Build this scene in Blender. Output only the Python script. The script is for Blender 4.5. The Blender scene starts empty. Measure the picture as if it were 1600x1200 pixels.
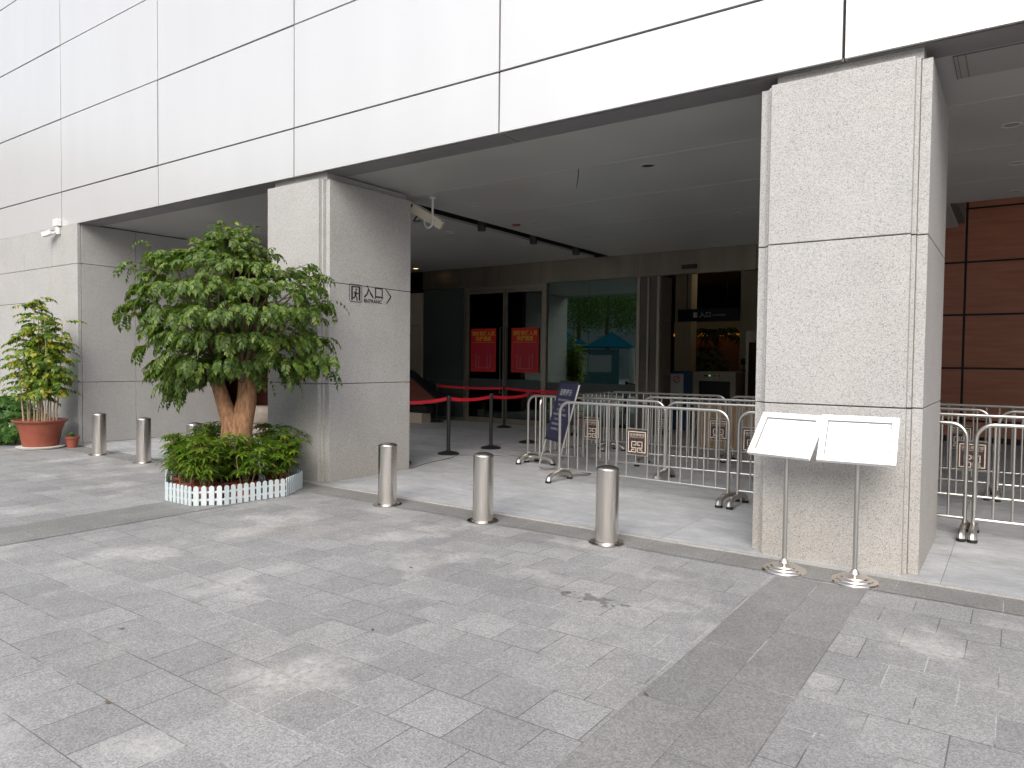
import bpy, bmesh, math, random
from mathutils import Vector, Matrix
R = math.radians
S = bpy.context.scene
COL = S.collection

# ------------------------------------------------------------------ camera
cam = bpy.data.cameras.new('camera')
cam.sensor_width = 36.0
cam.sensor_fit = 'HORIZONTAL'
cam.lens = 25.25
cam.clip_start = 0.05
cam.clip_end = 500
cam_o = bpy.data.objects.new('camera', cam)
COL.objects.link(cam_o)
rx = Vector((0.81790223, 0.57524706, 0.01125864))
ux = Vector((-0.02788193, 0.02008302, 0.99940946))
wx = Vector((-0.57468125, 0.81773314, -0.03246494))
M = Matrix((rx, ux, -wx)).transposed().to_4x4()
M.translation = Vector((0, 0, 1.55))
cam_o.matrix_world = M
S.camera = cam_o

# ------------------------------------------------------------------ sky, sun, exposure
SUN_EL, SUN_AZ = 40, 159          # azimuth: compass direction the light comes from (0 = +Y)
W = bpy.data.worlds.new('World')
S.world = W
W.use_nodes = True
wn = W.node_tree.nodes
bg = wn['Background']
sky = wn.new('ShaderNodeTexSky')
sky.sky_type = 'NISHITA'
sky.sun_disc = False
sky.sun_elevation = R(SUN_EL)
sky.sun_rotation = R(SUN_AZ)
sky.air_density = 1.0
sky.dust_density = 4.0
sky.ozone_density = 1.0
hz = wn.new('ShaderNodeHueSaturation')          # thin high cloud: a whiter sky
hz.inputs['Saturation'].default_value = 0.5
W.node_tree.links.new(sky.outputs[0], hz.inputs['Color'])
W.node_tree.links.new(hz.outputs[0], bg.inputs[0])
bg.inputs[1].default_value = 0.148
sl = bpy.data.lights.new('sun', 'SUN')
sl.energy = 0.72
sl.angle = R(50)
sl.color = (1.0, 0.965, 0.92)
so = bpy.data.objects.new('sun', sl)
COL.objects.link(so)
d = Vector((math.sin(R(SUN_AZ)) * math.cos(R(SUN_EL)), math.cos(R(SUN_AZ)) * math.cos(R(SUN_EL)), math.sin(R(SUN_EL))))
so.rotation_euler = d.to_track_quat('Z', 'Y').to_euler()
so.location = (-10, -20, 30)
VS = S.view_settings
S.display_settings.display_device = 'sRGB'
VS.view_transform = 'Standard'
VS.look = 'None'
VS.gamma = 1
VS.exposure = 0.85
VS.use_curve_mapping = False

# ------------------------------------------------------------------ mesh helpers
class MB:
    def __init__(s):
        s.v, s.f, s.m = [], [], []
    def add(s, vs, fs, m=0):
        b = len(s.v)
        s.v.extend([tuple(v) for v in vs])
        for f in fs:
            s.f.append(tuple(i + b for i in f)); s.m.append(m)
    def box(s, x0, x1, y0, y1, z0, z1, m=0, c=0.0):
        if c <= 0:
            vs = [(x, y, z) for z in (z0, z1) for x, y in ((x0, y0), (x1, y0), (x1, y1), (x0, y1))]
            s.add(vs, [(3, 2, 1, 0), (4, 5, 6, 7), (0, 1, 5, 4), (1, 2, 6, 5), (2, 3, 7, 6), (3, 0, 4, 7)], m)
        else:                                   # chamfered box
            bm = bmesh.new()
            bmesh.ops.create_cube(bm, size=1)
            for v in bm.verts:
                v.co = Vector(((x0 + x1) / 2 + v.co.x * (x1 - x0), (y0 + y1) / 2 + v.co.y * (y1 - y0), (z0 + z1) / 2 + v.co.z * (z1 - z0)))
            bmesh.ops.bevel(bm, geom=bm.edges[:], offset=c, segments=1, affect='EDGES')
            bm.verts.index_update()
            s.add([v.co[:] for v in bm.verts], [[v.index for v in f.verts] for f in bm.faces], m)
            bm.free()
        return s
    def obox(s, o, ax, ay, az, m=0):            # oriented box: corner o, three edge vectors
        o, ax, ay, az = Vector(o), Vector(ax), Vector(ay), Vector(az)
        vs = [o, o + ax, o + ax + ay, o + ay, o + az, o + ax + az, o + ax + ay + az, o + ay + az]
        s.add(vs, [(3, 2, 1, 0), (4, 5, 6, 7), (0, 1, 5, 4), (1, 2, 6, 5), (2, 3, 7, 6), (3, 0, 4, 7)], m)
        return s
    def lathe(s, prof, cx=0, cy=0, z=0, n=24, m=0, wob=None):
        b = []
        for i, (r, h) in enumerate(prof):
            for k in range(n):
                a = 2 * math.pi * k / n
                rr = r * (1 + (wob(a, i) if wob else 0))
                b.append((cx + rr * math.cos(a), cy + rr * math.sin(a), z + h))
        fs = []
        for i in range(len(prof) - 1):
            for k in range(n):
                fs.append((i * n + k, i * n + (k + 1) % n, (i + 1) * n + (k + 1) % n, (i + 1) * n + k))
        if prof[0][0] > 1e-4: fs.append(tuple(reversed(range(n))))
        if prof[-1][0] > 1e-4: fs.append(tuple((len(prof) - 1) * n + k for k in range(n)))
        s.add(b, fs, m)
        return s
    def tube(s, pts, r, n=8, m=0, cap=True):
        pts = [Vector(p) for p in pts]
        rr = r if isinstance(r, (list, tuple)) else [r] * len(pts)
        vs, fs = [], []
        pu = None
        for i, p in enumerate(pts):
            t = (pts[min(i + 1, len(pts) - 1)] - pts[max(i - 1, 0)]).normalized()
            if pu is None:
                pu = t.orthogonal().normalized()
            else:
                pu = (pu - t * pu.dot(t))
                pu = pu.normalized() if pu.length > 1e-6 else t.orthogonal().normalized()
            w_ = t.cross(pu)
            for k in range(n):
                a = 2 * math.pi * k / n
                vs.append(p + (pu * math.cos(a) + w_ * math.sin(a)) * rr[i])
        for i in range(len(pts) - 1):
            for k in range(n):
                fs.append((i * n + k, i * n + (k + 1) % n, (i + 1) * n + (k + 1) % n, (i + 1) * n + k))
        if cap:
            fs.append(tuple(reversed(range(n)))); fs.append(tuple((len(pts) - 1) * n + k for k in range(n)))
        s.add(vs, fs, m)
        return s
    def prism(s, poly, o, ax, ay, az, m=0):     # polygon in (ax, ay), extruded along az
        o, ax, ay, az = Vector(o), Vector(ax), Vector(ay), Vector(az)
        n = len(poly)
        a = [o + ax * p[0] + ay * p[1] for p in poly]
        vs = a + [v + az for v in a]
        s.add(vs, [tuple(reversed(range(n))), tuple(range(n, 2 * n))] + [(i, (i + 1) % n, n + (i + 1) % n, n + i) for i in range(n)], m)
        return s
    def mesh(s, name, mats, smooth=False):
        me = bpy.data.meshes.new(name)
        me.from_pydata(s.v, [], s.f)
        mats = mats if isinstance(mats, (list, tuple)) else [mats]
        for m in mats: me.materials.append(m)
        if len(mats) > 1: me.polygons.foreach_set('material_index', s.m)
        if smooth:
            me.polygons.foreach_set('use_smooth', [True] * len(me.polygons))
            if smooth != 'all':
                me.set_sharp_from_angle(angle=R(35))
        me.update()
        return me
    def build(s, name, mats, parent=None, smooth=False, label=None):
        o = bpy.data.objects.new(name, s.mesh(name, mats, smooth))
        COL.objects.link(o)
        if parent: o.parent = parent
        if label: o['label'] = label
        return o

def thing(name, label, cat, loc=(0, 0, 0), rz=0, group=None):
    o = bpy.data.objects.new(name, None)
    o.empty_display_size = 0.2
    COL.objects.link(o)
    o.location = loc
    o.rotation_euler = (0, 0, rz)
    o['label'] = label; o['category'] = cat
    if group: o['group'] = group
    return o
def tag(o, label, cat, group=None):
    o['label'] = label; o['category'] = cat
    if group: o['group'] = group
    return o
def dup(root, label, loc, rz=0, group=None, scale=None):
    def cp(o, par):
        c = o.copy(); COL.objects.link(c)
        if par: c.parent = par
        for ch in list(o.children): cp(ch, c)
        return c
    r = cp(root, None)
    r.location = loc; r.rotation_euler = (0, 0, rz); r['label'] = label
    if group: r['group'] = group
    if scale: r.scale = (scale, scale, scale)
    return r
def struct(name, mb, mats):
    o = mb.build(name, mats); o['kind'] = 'structure'; return o

def text_mb(mb, body, size, o, ax, ay, m=0, thick=0.0, align='CENTER', sx=1.0, bold=0.0):
    """flat lettering laid into mb: o = anchor, ax / ay = unit axes of the sheet"""
    cu = bpy.data.curves.new('t', 'FONT')
    cu.body = body; cu.size = size; cu.align_x = align; cu.align_y = 'CENTER'
    cu.resolution_u = 2
    cu.offset = bold
    ob = bpy.data.objects.new('t', cu)
    COL.objects.link(ob)
    bpy.context.view_layer.update()
    dg = bpy.context.evaluated_depsgraph_get()
    me = bpy.data.meshes.new_from_object(ob.evaluated_get(dg))
    o, ax, ay = Vector(o), Vector(ax), Vector(ay)
    mb.add([o + ax * (v.co.x * sx) + ay * v.co.y for v in me.vertices], [tuple(p.vertices) for p in me.polygons], m)
    bpy.data.objects.remove(ob); bpy.data.curves.remove(cu); bpy.data.meshes.remove(me)

# ------------------------------------------------------------------ materials
def mat(name):
    m = bpy.data.materials.new(name); m.use_nodes = True
    return m, m.node_tree.nodes, m.node_tree.links, m.node_tree.nodes['Principled BSDF']
def simple(name, col, rough=0.5, metal=0.0, spec=0.5, noise=0.0, nscale=8.0, bump=0.0, bscale=60.0, stretch=(1, 1, 1), rvar=0.0):
    m, n, l, p = mat(name)
    p.inputs['Base Color'].default_value = (*col, 1)
    p.inputs['Roughness'].default_value = rough
    p.inputs['Metallic'].default_value = metal
    p.inputs['Specular IOR Level'].default_value = spec
    if noise or bump or rvar:
        tc = n.new('ShaderNodeTexCoord'); mp = n.new('ShaderNodeMapping'); mp.inputs['Scale'].default_value = stretch
        l.new(tc.outputs['Object'], mp.inputs['Vector'])
    if noise or rvar:
        nz = n.new('ShaderNodeTexNoise'); nz.inputs['Scale'].default_value = nscale; nz.inputs['Detail'].default_value = 6
        l.new(mp.outputs[0], nz.inputs['Vector'])
    if noise:
        mr = n.new('ShaderNodeMapRange'); mr.inputs[1].default_value = 0.3; mr.inputs[2].default_value = 0.7
        mr.inputs[3].default_value = 1 - noise; mr.inputs[4].default_value = 1 + noise
        l.new(nz.outputs[0], mr.inputs[0])
        mx = n.new('ShaderNodeMix'); mx.data_type = 'RGBA'; mx.blend_type = 'MULTIPLY'; mx.inputs[0].default_value = 1
        mx.inputs[6].default_value = (*col, 1)
        l.new(mr.outputs[0], mx.inputs[7]); l.new(mx.outputs[2], p.inputs['Base Color'])
    if rvar:
        mr2 = n.new('ShaderNodeMapRange'); mr2.inputs[1].default_value = 0.3; mr2.inputs[2].default_value = 0.7
        mr2.inputs[3].default_value = rough - rvar; mr2.inputs[4].default_value = rough + rvar
        l.new(nz.outputs[0], mr2.inputs[0]); l.new(mr2.outputs[0], p.inputs['Roughness'])
    if bump:
        nb = n.new('ShaderNodeTexNoise'); nb.inputs['Scale'].default_value = bscale; nb.inputs['Detail'].default_value = 4
        l.new(mp.outputs[0], nb.inputs['Vector'])
        bp = n.new('ShaderNodeBump'); bp.inputs['Strength'].default_value = bump; bp.inputs['Distance'].default_value = 0.01
        l.new(nb.outputs[0], bp.inputs['Height']); l.new(bp.outputs[0], p.inputs['Normal'])
    return m
def ramp(n, pts):
    r = n.new('ShaderNodeValToRGB')
    e = r.color_ramp.elements
    e[0].position, e[0].color = pts[0][0], (*pts[0][1], 1)
    e[1].position, e[1].color = pts[-1][0], (*pts[-1][1], 1)
    for ps, c in pts[1:-1]:
        k = e.new(ps); k.color = (*c, 1)
    return r
def mixc(n, l, mode, fac, a, b):
    x = n.new('ShaderNodeMix'); x.data_type = 'RGBA'; x.blend_type = mode
    for sock, v in ((0, fac), (6, a), (7, b)):
        if isinstance(v, (int, float)): x.inputs[sock].default_value = v
        elif isinstance(v, tuple): x.inputs[sock].default_value = (*v, 1)
        else: l.new(v, x.inputs[sock])
    return x.outputs[2]
def noise_n(n, l, vec, scale, detail=4, rough=0.5, lo=0.3, hi=0.7, a=0.0, b=1.0):
    z = n.new('ShaderNodeTexNoise'); z.inputs['Scale'].default_value = scale; z.inputs['Detail'].default_value = detail
    z.inputs['Roughness'].default_value = rough
    l.new(vec, z.inputs['Vector'])
    r = n.new('ShaderNodeMapRange'); r.clamp = True
    for i, v in ((1, lo), (2, hi), (3, a), (4, b)): r.inputs[i].default_value = v
    l.new(z.outputs[0], r.inputs[0])
    return r.outputs[0]
def granite(name, base, contrast=0.35, scale=110, dirt=0.10, warm=(1.0, 0.99, 0.975), rough=0.6, foot=False):
    m, n, l, p = mat(name)
    tc = n.new('ShaderNodeTexCoord'); v = tc.outputs['Object']
    vo = n.new('ShaderNodeTexVoronoi'); vo.inputs['Scale'].default_value = scale
    l.new(v, vo.inputs['Vector'])
    sep = n.new('ShaderNodeSeparateColor'); l.new(vo.outputs['Color'], sep.inputs[0])
    b = base; c = contrast
    rp = ramp(n, [(0.0, tuple(x * (1 - 1.5 * c) for x in b)), (0.14, tuple(x * (1 - 0.8 * c) for x in b)), (0.3, tuple(x * (1 - .15 * c) for x in b)), (0.7, tuple(x * (1 + .15 * c) for x in b)), (1.0, tuple(x * (1 + .6 * c) for x in b))])
    l.new(sep.outputs[0], rp.inputs[0])
    tint = noise_n(n, l, v, 0.9, 4, 0.6, 0.35, 0.65)
    cc = mixc(n, l, 'MULTIPLY', tint, rp.outputs[0], warm)
    dk = noise_n(n, l, v, 2.2, 6, 0.65, 0.3, 0.75, 1 + dirt * .4, 1 - dirt)
    cc = mixc(n, l, 'MULTIPLY', 1.0, cc, dk)
    if foot:        # yellowish splash staining over the lowest metre
        sx = n.new('ShaderNodeSeparateXYZ'); l.new(v, sx.inputs[0])
        mr = n.new('ShaderNodeMapRange'); mr.clamp = True
        for i, q in ((1, 0.0), (2, 1.1), (3, 0.85), (4, 0.0)): mr.inputs[i].default_value = q
        l.new(sx.outputs[2], mr.inputs[0])
        mu = n.new('ShaderNodeMath'); mu.operation = 'MULTIPLY'
        l.new(mr.outputs[0], mu.inputs[0]); l.new(noise_n(n, l, v, 1.6, 4, .6, .3, .6, .45, 1.0), mu.inputs[1])
        cc = mixc(n, l, 'MULTIPLY', mu.outputs[0], cc, (0.90, 0.855, 0.77))
    l.new(cc, p.inputs['Base Color'])
    p.inputs['Roughness'].default_value = rough
    bp = n.new('ShaderNodeBump'); bp.inputs['Strength'].default_value = 0.12; bp.inputs['Distance'].default_value = 0.004
    l.new(sep.outputs[0], bp.inputs['Height']); l.new(bp.outputs[0], p.inputs['Normal'])
    return m
def paving(name, c1, c2, bw, rh, phase, mortar=0.006, offset=0.5, patches=True, rot=0.0, speck=0.34, puddle=False, mottle=False, rough=0.62, joint=((0.10, 0.10, 0.10), (0.42, 0.42, 0.40))):
    m, n, l, p = mat(name)
    tc = n.new('ShaderNodeTexCoord'); v = tc.outputs['Object']
    mp = n.new('ShaderNodeMapping'); mp.inputs['Location'].default_value = (*phase, 0); mp.inputs['Rotation'].default_value = (0, 0, rot)
    l.new(v, mp.inputs['Vector'])
    br = n.new('ShaderNodeTexBrick'); br.offset = offset; br.offset_frequency = 2; br.squash = 1
    br.inputs['Scale'].default_value = 1.0
    br.inputs['Brick Width'].default_value = bw; br.inputs['Row Height'].default_value = rh
    br.inputs['Mortar Size'].default_value = mortar * .5; br.inputs['Mortar Smooth'].default_value = 0.1
    br.inputs['Bias'].default_value = 0.0
    br.inputs['Color1'].default_value = (*c1, 1); br.inputs['Color2'].default_value = (*c2, 1)
    l.new(mp.outputs[0], br.inputs['Vector'])
    jf = noise_n(n, l, v, 1.7, 3, .5, .48, .56)
    jc = mixc(n, l, 'MIX', jf, joint[0], joint[1])
    l.new(jc, br.inputs['Mortar'])
    cc = br.outputs['Color']
    bf = br.outputs['Fac']
    sp = noise_n(n, l, v, 150, 3, .7, .25, .75, 1 - speck, 1 + speck)
    cc = mixc(n, l, 'MULTIPLY', 1.0, cc, sp)
    vg = n.new('ShaderNodeTexVoronoi'); vg.inputs['Scale'].default_value = 130
    l.new(v, vg.inputs['Vector'])
    sg_ = n.new('ShaderNodeSeparateColor'); l.new(vg.outputs['Color'], sg_.inputs[0])
    mg = n.new('ShaderNodeMapRange'); mg.inputs[3].default_value = 1 - speck * .8; mg.inputs[4].default_value = 1 + speck * .8
    l.new(sg_.outputs[0], mg.inputs[0]); sp2 = mg.outputs[0]
    cc = mixc(n, l, 'MULTIPLY', 1.0, cc, sp2)
    big = noise_n(n, l, v, 0.55, 5, .6, .3, .7, .88, 1.10)
    cc = mixc(n, l, 'MULTIPLY', 1.0, cc, big)
    mid = noise_n(n, l, v, 3.2, 6, .65, .3, .7, .90, 1.09)
    cc = mixc(n, l, 'MULTIPLY', 1.0, cc, mid)
    if patches:  # pale noise patches, a warm tint and small dark spots
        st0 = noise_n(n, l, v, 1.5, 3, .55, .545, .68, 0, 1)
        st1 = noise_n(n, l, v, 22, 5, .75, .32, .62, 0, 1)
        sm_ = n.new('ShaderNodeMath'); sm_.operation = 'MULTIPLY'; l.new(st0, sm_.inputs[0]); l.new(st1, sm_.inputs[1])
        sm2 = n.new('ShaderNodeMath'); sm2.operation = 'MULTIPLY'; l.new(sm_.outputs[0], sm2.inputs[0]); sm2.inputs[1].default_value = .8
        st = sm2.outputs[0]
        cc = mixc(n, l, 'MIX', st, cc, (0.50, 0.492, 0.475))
        wr = noise_n(n, l, v, 0.8, 3, .5, .55, .75, 0, .3)
        cc = mixc(n, l, 'MULTIPLY', wr, cc, (1.0, .93, .83))
        dk = noise_n(n, l, v, 9, 4, .7, .69, .76, 0, .35)
        cc = mixc(n, l, 'MULTIPLY', dk, cc, (.45, .45, .45))
    if mottle:      # honed slabs: cloudy veins, scuffs
        mpv = n.new('ShaderNodeMapping'); mpv.inputs['Scale'].default_value = (.55, 1.5, 1); l.new(v, mpv.inputs['Vector'])
        cc = mixc(n, l, 'MULTIPLY', 1.0, cc, noise_n(n, l, mpv.outputs[0], 3.0, 8, .72, .3, .7, .80, 1.16))
        cc = mixc(n, l, 'MULTIPLY', 1.0, cc, noise_n(n, l, mpv.outputs[0], 14, 6, .75, .35, .65, .88, 1.1))
    if puddle:      # drying water splash
        m2 = n.new('ShaderNodeMapping'); m2.inputs['Location'].default_value = (2.22, -4.12, 0); 
        l.new(v, m2.inputs['Vector'])
        m3 = n.new('ShaderNodeMapping'); m3.inputs['Rotation'].default_value = (0, 0, R(-36)); m3.inputs['Scale'].default_value = (3.4, 7.5, 0)
        l.new(m2.outputs[0], m3.inputs['Vector'])
        ln = n.new('ShaderNodeVectorMath'); ln.operation = 'LENGTH'; l.new(m3.outputs[0], ln.inputs[0])
        nz = n.new('ShaderNodeTexNoise'); nz.inputs['Scale'].default_value = 13; nz.inputs['Detail'].default_value = 5
        l.new(v, nz.inputs['Vector'])
        ad = n.new('ShaderNodeMath'); ad.operation = 'MULTIPLY_ADD'; ad.inputs[1].default_value = 3.4
        l.new(nz.outputs[0], ad.inputs[0]); l.new(ln.outputs['Value'], ad.inputs[2])
        r2 = n.new('ShaderNodeMapRange'); r2.clamp = True
        for i, q in ((1, 2.12), (2, 2.22), (3, .8), (4, 0)): r2.inputs[i].default_value = q
        l.new(ad.outputs[0], r2.inputs[0])
        cc = mixc(n, l, 'MULTIPLY', r2.outputs[0], cc, (.42, .41, .38))
    l.new(cc, p.inputs['Base Color'])
    rg = noise_n(n, l, v, 2.0, 4, .6, .3, .7, rough - .1, rough + .1)
    l.new(rg, p.inputs['Roughness'])
    h = mixc(n, l, 'MIX', bf, sp, (0.2, .2, .2))
    bp = n.new('ShaderNodeBump'); bp.inputs['Strength'].default_value = 0.18; bp.inputs['Distance'].default_value = 0.006
    l.new(h, bp.inputs['Height']); l.new(bp.outputs[0], p.inputs['Normal'])
    return m
def foliage(name, cols, trans=0.35, rough=0.4):
    m, n, l, p = mat(name)
    g = n.new('ShaderNodeNewGeometry')
    k = len(cols)
    rp = ramp(n, [(i / (k - 1), c) for i, c in enumerate(cols)])
    l.new(g.outputs['Random Per Island'], rp.inputs[0])
    tc = n.new('ShaderNodeTexCoord')
    f = noise_n(n, l, tc.outputs['Object'], 2.3, 2, .5, .35, .65, .8, 1.18)
    cc = mixc(n, l, 'MULTIPLY', 1.0, rp.outputs[0], f)
    l.new(cc, p.inputs['Base Color'])
    p.inputs['Roughness'].default_value = rough
    p.inputs['Specular IOR Level'].default_value = 0.4
    t = n.new('ShaderNodeBsdfTranslucent')
    tcx = mixc(n, l, 'MULTIPLY', 1.0, cc, (1.5, 1.6, .6))
    l.new(tcx, t.inputs[0])
    x = n.new('ShaderNodeMixShader'); x.inputs[0].default_value = trans
    l.new(p.outputs[0], x.inputs[1]); l.new(t.outputs[0], x.inputs[2])
    l.new(x.outputs[0], n['Material Output'].inputs[0])
    return m
def emit(name, col, s):
    m, n, l, p = mat(name)
    p.inputs['Base Color'].default_value = (*col, 1)
    p.inputs['Emission Color'].default_value = (*col, 1); p.inputs['Emission Strength'].default_value = s
    return m
def glass(name, tint, refl_ior=1.75):
    m, n, l, p = mat(name)
    n.remove(p)
    t = n.new('ShaderNodeBsdfTransparent'); t.inputs[0].default_value = (*tint, 1)
    g = n.new('ShaderNodeBsdfGlossy'); g.inputs['Roughness'].default_value = 0.0; g.inputs[0].default_value = (.74, .92, .84, 1)
    fr = n.new('ShaderNodeFresnel'); fr.inputs[0].default_value = refl_ior
    x = n.new('ShaderNodeMixShader')
    l.new(fr.outputs[0], x.inputs[0]); l.new(t.outputs[0], x.inputs[1]); l.new(g.outputs[0], x.inputs[2])
    l.new(x.outputs[0], n['Material Output'].inputs[0])
    return m
def wood(name, c1, c2, stretch, scale=6, rough=.5):
    m, n, l, p = mat(name)
    tc = n.new('ShaderNodeTexCoord'); mp = n.new('ShaderNodeMapping'); mp.inputs['Scale'].default_value = stretch
    l.new(tc.outputs['Object'], mp.inputs['Vector'])
    f = noise_n(n, l, mp.outputs[0], scale, 6, .65, .3, .7)
    l.new(mixc(n, l, 'MIX', f, c1, c2), p.inputs['Base Color'])
    p.inputs['Roughness'].default_value = rough
    return m

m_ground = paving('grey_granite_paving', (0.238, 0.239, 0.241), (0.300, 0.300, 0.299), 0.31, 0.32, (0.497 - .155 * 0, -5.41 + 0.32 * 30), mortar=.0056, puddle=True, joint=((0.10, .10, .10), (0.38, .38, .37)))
m_band = paving('dark_granite_band', (0.192, 0.191, 0.188), (0.226, 0.224, 0.220), 0.8, 0.30, (5.05 - 8, .8 - .3 * 30), rot=R(90), patches=False, speck=.32, mortar=.004)
m_strip = paving('dark_granite_strip', (0.200, 0.197, 0.192), (0.228, 0.225, 0.220), 0.62, 0.5, (0.34, -5.3), patches=False, speck=.32, mortar=.004)
m_floor = paving('pale_granite_floor', (0.40, 0.41, 0.425), (0.455, 0.465, 0.48), 1.05, 1.05, (0.4, -5.82 + 1.05 * 20), offset=0.0, mortar=.005, speck=.10, rough=.5, patches=False, mottle=True, joint=((0.16, .16, .16), (0.3, .3, .3)))
m_edge = granite('pale_kerb_edge', (0.38, 0.37, 0.35), .15, 120)
m_col = granite('speckled_grey_granite', (0.425, 0.418, 0.409), .36, 210, .09, foot=True)
m_col2 = granite('smooth_grey_granite', (0.425, 0.417, 0.406), .28, 180, .09, foot=True)
m_wall = granite('flamed_grey_granite', (0.415, 0.408, 0.396), .24, 150, .09)
m_beige = granite('beige_stone', (0.42, 0.36, 0.29), .12, 95, .08)
m_joint = simple('dark_joint_sealant', (0.035, 0.033, 0.033), .7)
m_panel = simple('pearl_metal_panel', (0.69, 0.682, 0.67), .27, .42, .5, noise=.018, nscale=1.1, stretch=(1.6, 1, .35))
m_soffit = simple('dark_metal_soffit', (0.26, 0.252, 0.255), .45, .4, noise=.05)
m_ceil = simple('grey_metal_ceiling', (0.44, 0.445, 0.425), .38, .15, noise=.05, nscale=1.2, rvar=.06)
m_ceil_gap = simple('pale_ceiling_joint', (0.5, 0.5, 0.48), .6)
m_hatch = simple('grey_access_hatch', (0.31, 0.30, 0.28), .5, .1)
m_black = simple('black_slot', (0.012, 0.012, 0.013), .5)
m_blackmetal = simple('black_powder_coat', (0.014, 0.014, 0.015), .38, noise=.1)
m_rubber = simple('black_rubber', (0.012, 0.012, 0.012), .7)
m_steel = simple('brushed_stainless_steel', (0.70, 0.66, 0.61), .22, 1.0)
m_steel_b = simple('satin_stainless_tube', (0.56, 0.545, 0.515), .33, 1.0)
m_polish = simple('polished_stainless_base', (0.74, 0.69, 0.64), .20, 1.0, noise=.05, nscale=12)
m_bulk = simple('brushed_bronze_steel', (0.27, 0.235, 0.19), .34, .85, noise=.14, nscale=2.5, stretch=(1.2, 1, .05))
m_frame = simple('champagne_door_frame', (0.33, 0.29, 0.24), .35, .8, noise=.05)
m_glass = glass('dark_green_glass', (0.34, 0.44, 0.40), 2.45)
m_glass_d = glass('door_glass', (0.42, 0.46, 0.44), 2.1)
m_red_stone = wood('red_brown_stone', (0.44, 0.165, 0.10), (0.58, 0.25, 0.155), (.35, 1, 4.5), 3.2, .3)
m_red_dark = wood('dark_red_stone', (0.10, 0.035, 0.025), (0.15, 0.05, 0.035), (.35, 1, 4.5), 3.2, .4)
m_woodslat = wood('tan_wood_slats', (0.30, 0.19, 0.11), (0.48, 0.34, 0.21), (9, 9, .4), 3.0)
m_white = simple('white_lacquer', (0.85, 0.85, 0.85), .3, noise=.015)
m_paper = simple('white_paper_sheet', (0.90, 0.90, 0.90), .5)
m_white_plastic = simple('white_plastic', (0.74, 0.73, 0.70), .45, noise=.03)
m_cream = simple('cream_camera_housing', (0.72, 0.66, 0.54), .4, noise=.05)
m_cream_wall = simple('cream_hall_pillar', (0.50, 0.42, 0.30), .6, noise=.06)
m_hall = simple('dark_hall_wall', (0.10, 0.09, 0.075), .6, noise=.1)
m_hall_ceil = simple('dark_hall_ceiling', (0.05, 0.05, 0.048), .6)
m_fence = simple('pale_blue_plastic_picket', (0.54, 0.605, 0.62), .45, noise=.04, nscale=15)
m_terra = simple('terracotta_plastic', (0.27, 0.072, 0.042), .5, noise=.14, nscale=9, bump=.1, bscale=30)
m_saucer = simple('grey_white_saucer', (0.55, 0.54, 0.5), .6, noise=.1)
m_soil = simple('dark_soil', (0.05, 0.036, 0.025), .9, noise=.4, nscale=60, bump=.8, bscale=80)
m_bark = wood('orange_brown_bark', (0.13, 0.058, 0.028), (0.42, 0.225, 0.115), (3.5, 3.5, .9), 11, .8)
m_rope = simple('grey_rope_wrap', (0.17, 0.145, 0.11), .9, noise=.25, nscale=40, bump=.5, bscale=90)
m_twig = simple('brown_twig', (0.12, 0.085, 0.05), .8, noise=.2)
m_stem = simple('pale_cane_stem', (0.36, 0.28, 0.19), .7, noise=.2, nscale=30)
m_stem_g = simple('green_brown_stem', (0.20, 0.15, 0.065), .7, noise=.2)
m_leaf = foliage('glossy_green_leaves', [(0.04, 0.082, 0.018), (0.065, 0.122, 0.022), (0.092, 0.158, 0.028), (0.14, 0.205, 0.038), (0.20, 0.245, 0.045)], .40, .42)
m_leaf_y = foliage('yellow_green_leaves', [(0.04, 0.10, 0.015), (0.08, 0.17, 0.02), (0.19, 0.25, 0.025), (0.42, 0.36, 0.035)], .4, .5)
m_leaf_s = foliage('umbrella_plant_leaves', [(0.05, 0.11, 0.014), (0.09, 0.17, 0.018), (0.14, 0.23, 0.022), (0.22, 0.28, 0.03)], .42, .45)
m_leaf_h = foliage('hedge_leaves', [(0.03, 0.09, 0.015), (0.06, 0.15, 0.02), (0.1, 0.2, 0.03)], .35, .5)
m_leaf_t = foliage('plaza_tree_leaves', [(0.03, 0.075, 0.015), (0.06, 0.13, 0.02), (0.11, 0.18, 0.03)], .35, .5)
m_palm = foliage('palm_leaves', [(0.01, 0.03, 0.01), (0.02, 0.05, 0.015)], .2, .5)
m_redposter = simple('red_poster', (0.60, 0.022, 0.016), .5, noise=.03)
m_pinkposter = simple('deep_pink_print', (0.50, 0.02, 0.045), .5)
m_yellow = simple('yellow_print', (0.72, 0.42, 0.03), .5)
m_linepink = simple('pale_pink_line_print', (0.55, 0.22, 0.2), .5)
m_belt = simple('red_nylon_belt', (0.66, 0.012, 0.03), .6, noise=.08, nscale=40)
m_navy = simple('navy_blue_print', (0.014, 0.015, 0.042), .6, noise=.05)
m_pale_print = simple('pale_print', (0.27, 0.27, 0.31), .5)
m_plum = simple('dark_plum_plate', (0.040, 0.020, 0.026), .45, noise=.06)
m_ivory = simple('ivory_print', (0.60, 0.52, 0.40), .5)
m_ink = simple('black_vinyl_lettering', (0.022, 0.022, 0.024), .5)
m_signgrey = simple('white_sign_print', (0.60, 0.60, 0.58), .5)
m_xray = simple('beige_machine_casing', (0.42, 0.37, 0.28), .5)
m_lens = simple('smoked_lens', (0.02, 0.02, 0.022), .1)
m_blue = simple('blue_board', (0.03, 0.08, 0.18), .5)
m_skin = simple('skin', (0.36, 0.20, 0.14), .5)
m_hair = simple('black_hair', (0.01, 0.009, 0.008), .5)
m_cloth = simple('black_uniform', (0.015, 0.015, 0.018), .8)
m_canopy = simple('blue_canopy', (0.015, 0.17, 0.27), .9, 0, .1)
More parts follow.
